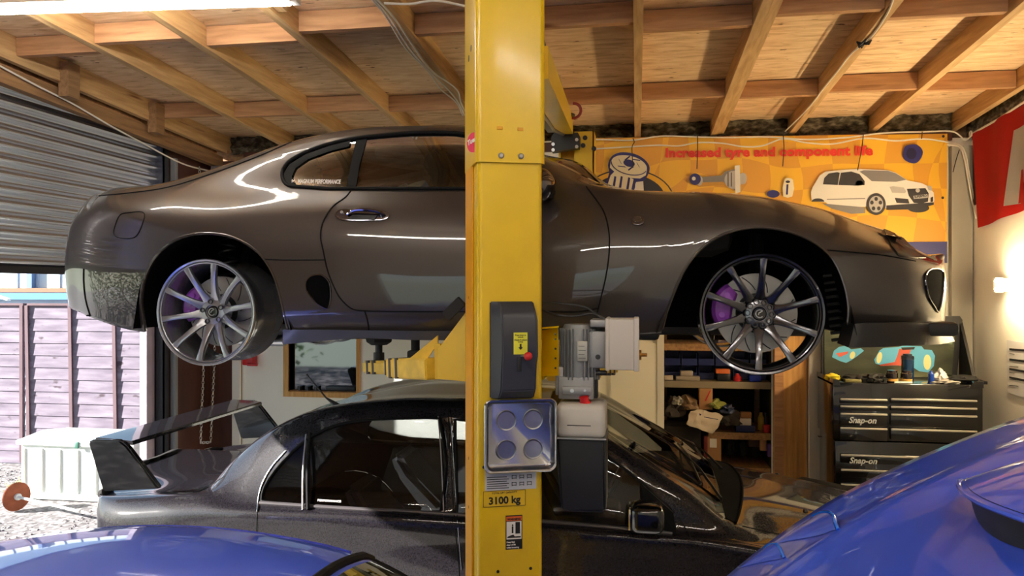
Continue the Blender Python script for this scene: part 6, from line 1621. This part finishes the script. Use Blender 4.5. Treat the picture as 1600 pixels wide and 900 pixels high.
# ================================================================ tool chest
TY = 5.72
tc_ = thing('tool_chest', 'tall black roller tool chest with bright drawer pulls in the far right corner', 'tool chest', (W(1420,700,TY).x, TY+.25, 0))
blk = mat('chest_black', (14, 14, 15), .2, coat=.8)
cx0, cx1 = W(1302,650,TY).x, W(1537,650,TY).x
zt, zm, z_b = W(1420,600,TY).z, W(1420,692,TY).z, .12
bm = BM(); rbox(bm, cx0, cx1, TY+.01, 6.2, zm+.006, zt, .006); rbox(bm, cx0+.015, cx1-.01, TY+.01, 6.2, z_b, zm-.002, .006); obj('cabinet', bm, blk, tc_)
bm = BM()
prism(bm, [Vector((cx0, TY+.0, zt-.02)), Vector((cx0+.05, TY+.0, zt-.02)), Vector((cx0+.035, TY, zt+.02)), Vector((cx0, TY, zt+.025))], (0, .5, 0)); prism(bm, [Vector((cx1, TY+.0, zt-.02)), Vector((cx1-.09, TY+.0, zt-.02)), Vector((cx1-.06, TY, zt+.025)), Vector((cx1, TY, zt+.025))], (0, .5, 0)); islands('top_lip', bm, blk, tc_, smooth=False)
def drawer(px0, px1, py0, py1, logo=False, hy=None):
    a, b = W(px0, py0, TY), W(px1, py1, TY)
    bm = BM(); rbox(bm, a.x, b.x, TY-.008, TY+.02, b.z+.003, a.z-.003, .003); d = obj('drawer', bm, blk, tc_)
    bm = BM(); rbox(bm, a.x+.002, b.x-.002, TY-.020, TY-.006, a.z-.017, a.z-.004, .003); obj('drawer_pull', bm, M['steel'] if False else mat('pull_trim', (206, 200, 186), .35, metal=.6) if 'pull_trim' not in bpy.data.materials else bpy.data.materials['pull_trim'], d)
    if logo:
        p = W(px0+14, logo+5.5, TY-.009); p.y = TY-.0095; mm = face_m(p, (1, 0, 0), (0, 0, 1)); tb = text_bm('Snap-on', .058, mm, .002, .0016, shear=.28); wd = max(v.co.x-p.x for v in tb.verts); L = W(px0+57, logo, TY).x-p.x; tb.transform(mm @ Matrix.Diagonal((L/wd, 1, 1, 1)) @ mm.inverted()); obj('lettering', tb, M['silvertext'], d)
for ys in ((621,632),(632,643.5),(643.5,666,655),(666,690)): drawer(1312, 1386, ys[0], ys[1], ys[2] if len(ys) > 2 else False)
for ys in ((621,633),(633,645),(645,668),(668,691)): drawer(1391, 1526, *ys)
drawer(1313, 1526, 708, 731, 718); drawer(1313, 1526, 731, 754); drawer(1313, 1526, 754, 790); drawer(1313, 1526, 790, 830); drawer(1313, 1526, 830, 880)
for a in (cx0+.08, cx1-.08):
    for b in (TY+.08, 6.1): bm = BM(); cyl(bm, (a-.015, b, .06), (a+.015, b, .06), .06, 18); rbox(bm, a-.03, a+.03, b-.03, b+.03, .06, .125, .005); obj('castor', bm, M['rubber'], tc_)
# open lid with a picture of racing cars inside
ld = tc_
LYY = 6.17
bm = BM(); prism(bm, [W(1284,592,LYY), W(1284,500,LYY), W(1289,495,LYY), W(1500,494,LYY), W(1504,500,LYY), W(1495,592,LYY)], (0, .03, 0)); ld = obj('lid', bm, M['black'], ld, smooth=False, label='open lid lined with a dark picture of two pale blue racing cars')
flat('picture', [(1288,589),(1288,503),(1494,503),(1487,589)], ramp_mat('picture_ground', [(.3, (26, 28, 22)), (.55, (60, 66, 46)), (.75, (116, 118, 88))], 2.2, (1, 1, 3), .4), ld, .006, Y=LYY)
flat('pale_patch', [(1470,512),(1492,514),(1488,538),(1462,535)], mat('pale_green', (120, 140, 124), .5), ld, .0075, Y=LYY)
lb = mat('racing_blue', (92, 176, 216), .5); lo_ = mat('racing_orange', (206, 92, 70), .5); ly = mat('lamp_cream', (220, 222, 160), .5)
flat('car_picture', [(1300,558),(1303,548),(1311,542),(1322,540),(1330,546),(1345,544),(1350,548),(1340,556),(1330,563),(1322,567),(1312,564)], lb, ld, .009, Y=LYY)
flat('car_picture_stripe', [(1306,552),(1326,549),(1324,553),(1312,558)], lo_, ld, .0105, Y=LYY); flat('car_picture_lamp', ell(1332,555,4,6,20), ly, ld, .0105, Y=LYY)
flat('car_picture', [(1368,568),(1366,562),(1374,548),(1380,544),(1404,542),(1412,540),(1440,541),(1444,546),(1456,547),(1461,556),(1459,572),(1450,582),(1436,580),(1424,572),(1400,571),(1380,572)], lb, ld, .009, Y=LYY)
flat('car_picture_stripe', [(1405,545),(1424,545),(1420,556),(1410,572),(1396,570),(1402,556)], lo_, ld, .0105, Y=LYY); flat('car_picture_stripe', [(1374,570),(1412,563),(1412,570),(1376,572)], lo_, ld, .011, Y=LYY)
flat('car_picture_lamp', ell(1374,559,4,9,12), ly, ld, .0105, Y=LYY); flat('car_picture_lamp', ell(1449,566,6,12,0), ly, ld, .0105, Y=LYY); flat('car_picture_cockpit', [(1408,543),(1430,542),(1428,546),(1410,547)], M['blackink'], ld, .012, Y=LYY)
bm = BM(); box(bm, W(1494,494,LYY).x, W(1506,494,LYY).x, 5.78, 6.19, zt+.0, zt+.02); prism(bm, [Vector((W(1500,500,LYY).x, 5.95, zt+.02)), Vector((W(1500,500,LYY).x, 6.19, zt+.02)), Vector((W(1500,500,LYY).x, 6.19, W(1500,498,LYY).z))], (.02, 0, 0)); obj('lid_side', bm, M['black'], ld, smooth=False)
# things on the chest
def on_top(name, px, label, cat, bmf, m, Y=5.9, group=None):
    p = W(px, 600, Y); p.z = zt+.001; bm = BM(); bmf(bm, p); return solo(name, bm, m, label, cat, group)
def bottle(bm, p, r=.035, h=.12): lathe(bm, [(0, 0), (r*.95, 0), (r, .004), (r, h*.7), (r*.55, h*.85), (r*.5, h*.88), (r*.5, h), (0, h)], p, (0, 0, 1), 20)
tumb = thing('drinks_bottle', 'dark blue drinks bottle standing on the tool chest', 'bottle', W(1418,600,5.95))
p = W(1418, 600, 5.95); p.z = zt+.001
bm = BM(); lathe(bm, [(0, 0), (.04, 0), (.042, .01), (.042, .15), (0, .155)], p, (0, 0, 1), 24); obj('bottle_body', bm, mat('navy_bottle', (24, 52, 84), .15, coat=.6), tumb)
bm = BM(); lathe(bm, [(.043, .15), (.043, .175), (.03, .18), (.03, .19), (0, .19)], p, (0, 0, 1), 24); obj('bottle_lid', bm, mat('navy_lid', (20, 34, 52), .4), tumb)
for i, px in enumerate((1394, 1416)):
    p = W(px, 600, 5.80); p.z = zt+.001; j = thing('glass_jar', 'small dark glass jar with a gold label on the tool chest, %s of the pair' % ('left' , 'right')[i], 'jar', p, 0, 'jars on the tool chest')
    bm = BM(); lathe(bm, [(0, 0), (.036, 0), (.038, .005), (.038, .065), (.033, .07), (.033, .085), (0, .085)], p, (0, 0, 1), 24); obj('jar_body', bm, mat('dark_glass', (44, 36, 34), .1, coat=1) if i == 0 else bpy.data.materials['dark_glass'], j)
    bm = BM(); lathe(bm, [(.0385, .01), (.0385, .028)], p, (0, 0, 1), 24); obj('jar_label', bm, mat('gold_label', (204, 160, 80), .5) if i == 0 else bpy.data.materials['gold_label'], j)
def crumple(bm, p, rx, ry, rz, seed=1, amp=.35, sub=3):
    t_ = BM(); bmesh.ops.create_icosphere(t_, subdivisions=sub, radius=1); rnd = random.Random(seed)
    from mathutils import noise
    for v in t_.verts:
        k = 1+amp*noise.noise(v.co*2.1+Vector((seed*3.1, 0, 0)))+amp*.5*noise.noise(v.co*5.3+Vector((0, seed*2.3, 0)))
        v.co = Vector((v.co.x*rx*k, v.co.y*ry*k, max(v.co.z*rz*k, -.45*rz)+rz*.452))
    t_.transform(Matrix.Translation(p)); join(bm, t_)
on_top('yellow_cloth', 1301, 'bright yellow cloth at the left end of the tool chest top', 'cloth', lambda b, p: crumple(b, p, .055, .06, .03, 2), mat('yellow_cloth', (226, 210, 50), .8))
for i, px in enumerate((1330, 1350, 1368)):
    on_top('work_glove', px, 'black work glove heaped on the tool chest, %s' % ('nearest the yellow cloth', 'middle of the heap', 'nearest the jars')[i], 'glove', lambda b, p, i=i: (crumple(b, p, .07, .08, .03+.006*i, 5+i, .5), [tube(b, [p+Vector((.02*k-.03, -.03, .02)), p+Vector((.03*k-.05, -.08, .015))], .009, 6) for k in range(4)]), M['rubber'], 5.85-.02*i, 'gloves on the tool chest')
on_top('small_box', 1325, 'olive flat tin in front of the black gloves', 'tin', lambda b, p: rbox(b, p.x-.06, p.x+.05, 5.74, 5.79, zt+.001, zt+.022, .004), mat('olive', (112, 106, 60), .5))
on_top('white_tissue', 1470, 'crumpled white tissue on the right of the tool chest', 'tissue', lambda b, p: crumple(b, p, .04, .04, .06, 11, .6), mat('tissue', (226, 224, 218), .8))
on_top('blue_can', 1455, 'small blue can beside the white tissue', 'can', lambda b, p: bottle(b, p, .02, .075), mat('can_blue', (30, 70, 170), .3))
on_top('grey_rag', 1478, 'pale grey rag lying under the white tissue', 'rag', lambda b, p: crumple(b, p, .08, .05, .018, 14, .5), mat('rag_grey', (150, 146, 140), .9), 5.80)
on_top('black_bag', 1502, 'black cloth bundle at the right end of the tool chest', 'cloth', lambda b, p: crumple(b, p, .10, .09, .035, 17, .5), M['rubber'], 5.88)
on_top('socket', 1362, 'chrome socket on the tool chest beside the gloves', 'socket', lambda b, p: cyl(b, p+Vector((0, -.1, .012)), p+Vector((.05, -.1, .012)), .012, 10), M['steel'])
on_top('pen', 1400, 'white pen lying at the front of the tool chest', 'pen', lambda b, p: cyl(b, (p.x-.06, 5.74, zt+.007), (p.x+.06, 5.75, zt+.007), .006, 8), M['deckbox'])

# ================================================================ store shelves
SB = BW+.13
shz = [W(1120, 603, SB).z, W(1120, 680, SB).z, W(1120, 545, SB+.2).z]
sh = thing('store_shelving', 'timber shelving inside the dark store behind the saloon', 'shelving', (.64, SB+.3, 0))
z1, z2, z3 = W(1120,596,SB).z, W(1160,676,SB).z, W(1070,537,SB).z
for z, a in ((z1, X0), (z2, X0+.36), (z3, X0), (.55, X0)):
    bm = BM(); box(bm, a+.004, X1-.004, SB, SB+.5, z-.03, z); box(bm, a+.004, X1-.004, SB-.006, SB+.02, z-.055, z); obj('shelf', bm, M['beam'] if z != z1 else mat('grey_shelf', (130, 118, 100), .8), sh, smooth=False)
bm = BM(); [box(bm, x, x+.04, SB+.46, SB+.5, 0, 2.1) for x in (X0+.01, X1-.06)]; obj('upright', bm, M['beam'], sh, smooth=False)
navyb = mat('bin_blue', (22, 34, 92), .45)
k = 0
for r_i, zz_ in enumerate((z1+.0, z1+.115)):
    for i in range(6):
        x = X0+.02+i*.138
        bm = BM(); t_ = zz_+.002
        box(bm, x, x+.125, SB+.12, SB+.32, t_, t_+.004); box(bm, x, x+.004, SB+.12, SB+.32, t_, t_+.095); box(bm, x+.121, x+.125, SB+.12, SB+.32, t_, t_+.095); box(bm, x, x+.125, SB+.316, SB+.32, t_, t_+.1); box(bm, x, x+.125, SB+.115, SB+.12, t_, t_+.055)
        solo('parts_bin', bm, navyb, 'dark blue plastic parts bin in the store, %s row, %s from the left' % (('lower', 'upper')[r_i], ('first', 'second', 'third', 'fourth', 'fifth', 'sixth')[i]), 'bin', 'blue parts bins in the store', smooth=False); k += 1
def sbox(name, px, py, w_, h_, d_, z, label, cat, m, Y=SB+.05, group=None, r=.004):
    p = W(px, py, Y); bm = BM(); rbox(bm, p.x-w_/2, p.x+w_/2, Y, Y+d_, z+.001, z+.001+h_, r); return solo(name, bm, m, label, cat, group)
sbox('clear_case', 1075, 600, .19, .035, .1, z1, 'clear flat plastic case of fixings on the upper store shelf', 'case', mat('clearish', (150, 138, 124), .3, coat=.5), SB+.004)
sbox('paper_bundle', 1073, 590, .10, .04, .06, z1+.036, 'crumpled clear bag lying on the flat plastic case', 'bag', mat('bag', (168, 156, 146), .35), SB+.02)
sbox('orange_tool_case', 1130, 590, .11, .035, .09, z1+.06, 'orange lid of a small tool case on the upper store shelf', 'case', mat('orange_plastic', (216, 110, 50), .5), SB+.02)
sbox('black_tool_case', 1131, 600, .10, .058, .08, z1, 'black tool case under the orange lid', 'case', M['black'], SB+.025)
bm = BM(); p = W(1152, 600, SB+.05); p.z = z1+.001; lathe(bm, [(0, 0), (.032, 0), (.032, .03), (.018, .045), (.014, .06), (0, .06)], p, (0, 0, 1), 16); solo('red_bottle', bm, M['red'], 'squat red bottle on the upper store shelf', 'bottle')
sbox('blue_box', 1180, 598, .09, .05, .06, z1, 'bright blue plastic tray at the right of the upper store shelf', 'tray', mat('bluebox', (30, 60, 190), .4), SB+.02)
sbox('white_jar', 1045, 590, .07, .035, .06, z1, 'pale tin at the left end of the upper store shelf', 'tin', M['cloth'], SB+.02)
# cardboard box with a red mark, rags, towel
p = W(1104, 617, SB-.03); bm = BM(); rbox(bm, p.x-.055, p.x+.05, SB+.0, SB+.12, W(1104,640,SB).z, z1-.058, .003); cbx = solo('cardboard_box', bm, M['cardboard'], 'upright brown carton with a red stroke below the upper store shelf', 'box')
bm = BM(); prism(bm, [W(1101,626,SB-.002), W(1109,610,SB-.002), W(1111,610,SB-.002), W(1103,627,SB-.002)], (0, .001, 0)); obj('red_stroke', bm, M['red'], cbx, smooth=False)
heap = mat('dark_rags', (58, 50, 44), .95)
for i, (px, py, rx, rz_, m_, lbl) in enumerate(((1052,640,.10,.10,heap,'dark rag bundle at the left of the middle store shelf'), (1075,632,.08,.07,mat('tan_rag',(128,104,80),.9),'tan rag on top of the dark bundle'), (1060,627,.05,.04,mat('pale_bag',(150,148,140),.5),'pale plastic bag on the rag heap'), (1118,632,.07,.04,mat('yellowgreen',(140,146,70),.6),'yellow green bag beside the carton'), (1140,655,.09,.08,heap,'dark cloth hanging over the edge of the middle store shelf'), (1135,640,.06,.04,mat('teal_bag',(40,50,80),.6),'dark blue bag behind the pale towel'))):
    bm = BM(); p = W(px, py, SB+.08-.012*i); crumple(bm, p-Vector((0, 0, rz_*.5)), rx, .09, rz_, 20+i, .6); solo('rag_bundle', bm, m_, lbl, 'rags', 'rags in the store')
sbox('shelf_crate', 1062, 690, .34, .30, .3, .56, 'dark crate under the rag heap in the store', 'crate', mat('crate_dark', (30, 26, 26), .8), SB+.02)
# towel draped over the heap
bm = BM(); g = []
C4 = [(1078,643),(1088,640),(1128,648),(1127,665),(1118,672),(1113,678),(1080,664),(1074,660)]
top_ = [(1078,642),(1090,640),(1104,642),(1118,646),(1129,649)]; bot_ = [(1074,662),(1086,668),(1098,673),(1113,678),(1122,668)]
for i in range(5):
    r = []
    for j in range(7):
        t_ = j/6; a = top_[i][0]*(1-t_)+bot_[i][0]*t_; b = top_[i][1]*(1-t_)+bot_[i][1]*t_; q = W(a, b, SB-.09+.05*(1-t_)**2+.006*math.sin(i*2.3+j)); r.append(bm.verts.new(q))
    g.append(r)
for i in range(4):
    for j in range(6): bm.faces.new((g[i][j], g[i][j+1], g[i+1][j+1], g[i+1][j]))
bmesh.ops.subdivide_edges(bm, edges=bm.edges[:], cuts=2, use_grid_fill=True)
from mathutils import noise as NZ
for v in bm.verts: v.co += Vector((NZ.noise(v.co*17)*.012, NZ.noise(v.co*22+Vector((5, 0, 0)))*.02, NZ.noise(v.co*19+Vector((0, 7, 0)))*.012))
bmesh.ops.solidify(bm, geom=bm.faces[:], thickness=.012)
tw = solo('towel', bm, M['cloth'], 'pale folded towel draped over the rag heap in the store', 'towel')
bm = BM(); prism(bm, [W(1092,646,SB-.115), W(1096,647,SB-.115), W(1094,650,SB-.115)], (0, .002, 0)); prism(bm, [W(1100,651,SB-.112), W(1122,655,SB-.112), W(1122,656,SB-.112), W(1100,652,SB-.112)], (0, .002, 0)); obj('towel_print', bm, navyb, tw, smooth=False)
# middle shelf things
sbox('white_carton', 1165, 675, .09, .055, .08, z2+.055, 'small white carton standing on a blue box on the lower store shelf', 'box', M['white'], SB+.02)
sbox('brown_flap', 1166, 650, .085, .045, .06, z2+.112, 'small brown carton on the white carton', 'box', M['cardboard'], SB+.03)
sbox('blue_carton', 1165, 680, .15, .052, .1, z2, 'dark blue box on the lower store shelf', 'box', navyb, SB+.01)
for i, (px, m_, h_, lb_) in enumerate(((1189, mat('can_yellow', (206,170,60), .4), .14, 'yellow and red spray can'), (1203, mat('can_dkred', (150,40,36), .4), .15, 'dark red spray can'), (1196, mat('can_navy', (40,44,84), .4), .13, 'dark blue spray can'))):
    p = W(px, 680, SB+.16+.03*i); p.z = z2+.001; bm = BM(); bottle(bm, p, .026, h_); solo('spray_can', bm, m_, lb_+' on the lower store shelf', 'spray can', 'spray cans in the store')
bm = BM(); p = W(1198, 680, SB+.04); p.z = z2+.001; lathe(bm, [(0, 0), (.026, 0), (.03, .06), (.028, .06), (.025, .004), (0, .004)], p, (0, 0, 1), 16); solo('red_cup', bm, M['red'], 'small red cup at the right end of the lower store shelf', 'cup')
sbox('tall_carton', 1116, 730, .11, .24, .1, .551, 'tall brown carton with a white label below the towel', 'box', M['cardboard'], SB+.0)
p0 = W(1109, 680, SB-.001); bm = BM(); box(bm, p0.x, p0.x+.055, SB-.003, SB-.001, p0.z-.10, p0.z); solo('carton_label', bm, M['whiteink'], 'white printed label on the tall brown carton', 'label', smooth=False)
sbox('red_pipe', 1103, 730, .03, .24, .03, .551, 'dark red strip beside the tall brown carton', 'strip', mat('dkred', (110, 24, 24), .5), SB+.0)
sbox('brown_carton', 1179, 720, .09, .13, .1, .70, 'dark brown box at the bottom of the store', 'box', mat('dkbrown', (64, 44, 36), .7), SB+.08)
sbox('tan_panel', 1193, 720, .05, .14, .05, .68, 'tan upright board at the bottom of the store', 'board', M['cardboard'], SB+.03)
sbox('purple_carton', 1206, 735, .06, .10, .08, .64, 'purple and white carton at the foot of the timber stud', 'box', mat('purple_box', (92, 56, 130), .5), SB+.0)
bm = BM(); p = W(1185, 738, SB+.02); prism(bm, [p, p+Vector((.09, 0, -.03)), p+Vector((.08, 0, -.05)), p+Vector((0, 0, -.01)), p+Vector((-.01, 0, .02))], (0, .02, 0)); bm.transform(Matrix.Translation((0, 0, 0))); solo('white_bottle', bm, M['cloth'], 'pale tapered packet leaning at the bottom of the store', 'packet')
for i in range(3):
    bm = BM(); p = W(1142+i*20, 742, SB+.12); crumple(bm, Vector((p.x, SB+.22, .60)), .045, .06, .10, 40+i, .5); solo('dark_bag', bm, M['rubber'], 'black rumpled bag on the bottom shelf of the store, '+('left of three', 'middle of three', 'right of three')[i], 'bag', 'black bags on the bottom store shelf')
bm = BM(); tube(bm, [W(1278,681,BW-.06), W(1300,694,BW-.1), W(1306,720,BW-.3)], .004, 6); solo('lead', bm, M['black'], 'thin black lead crossing from the white board to the tool chest', 'cable')
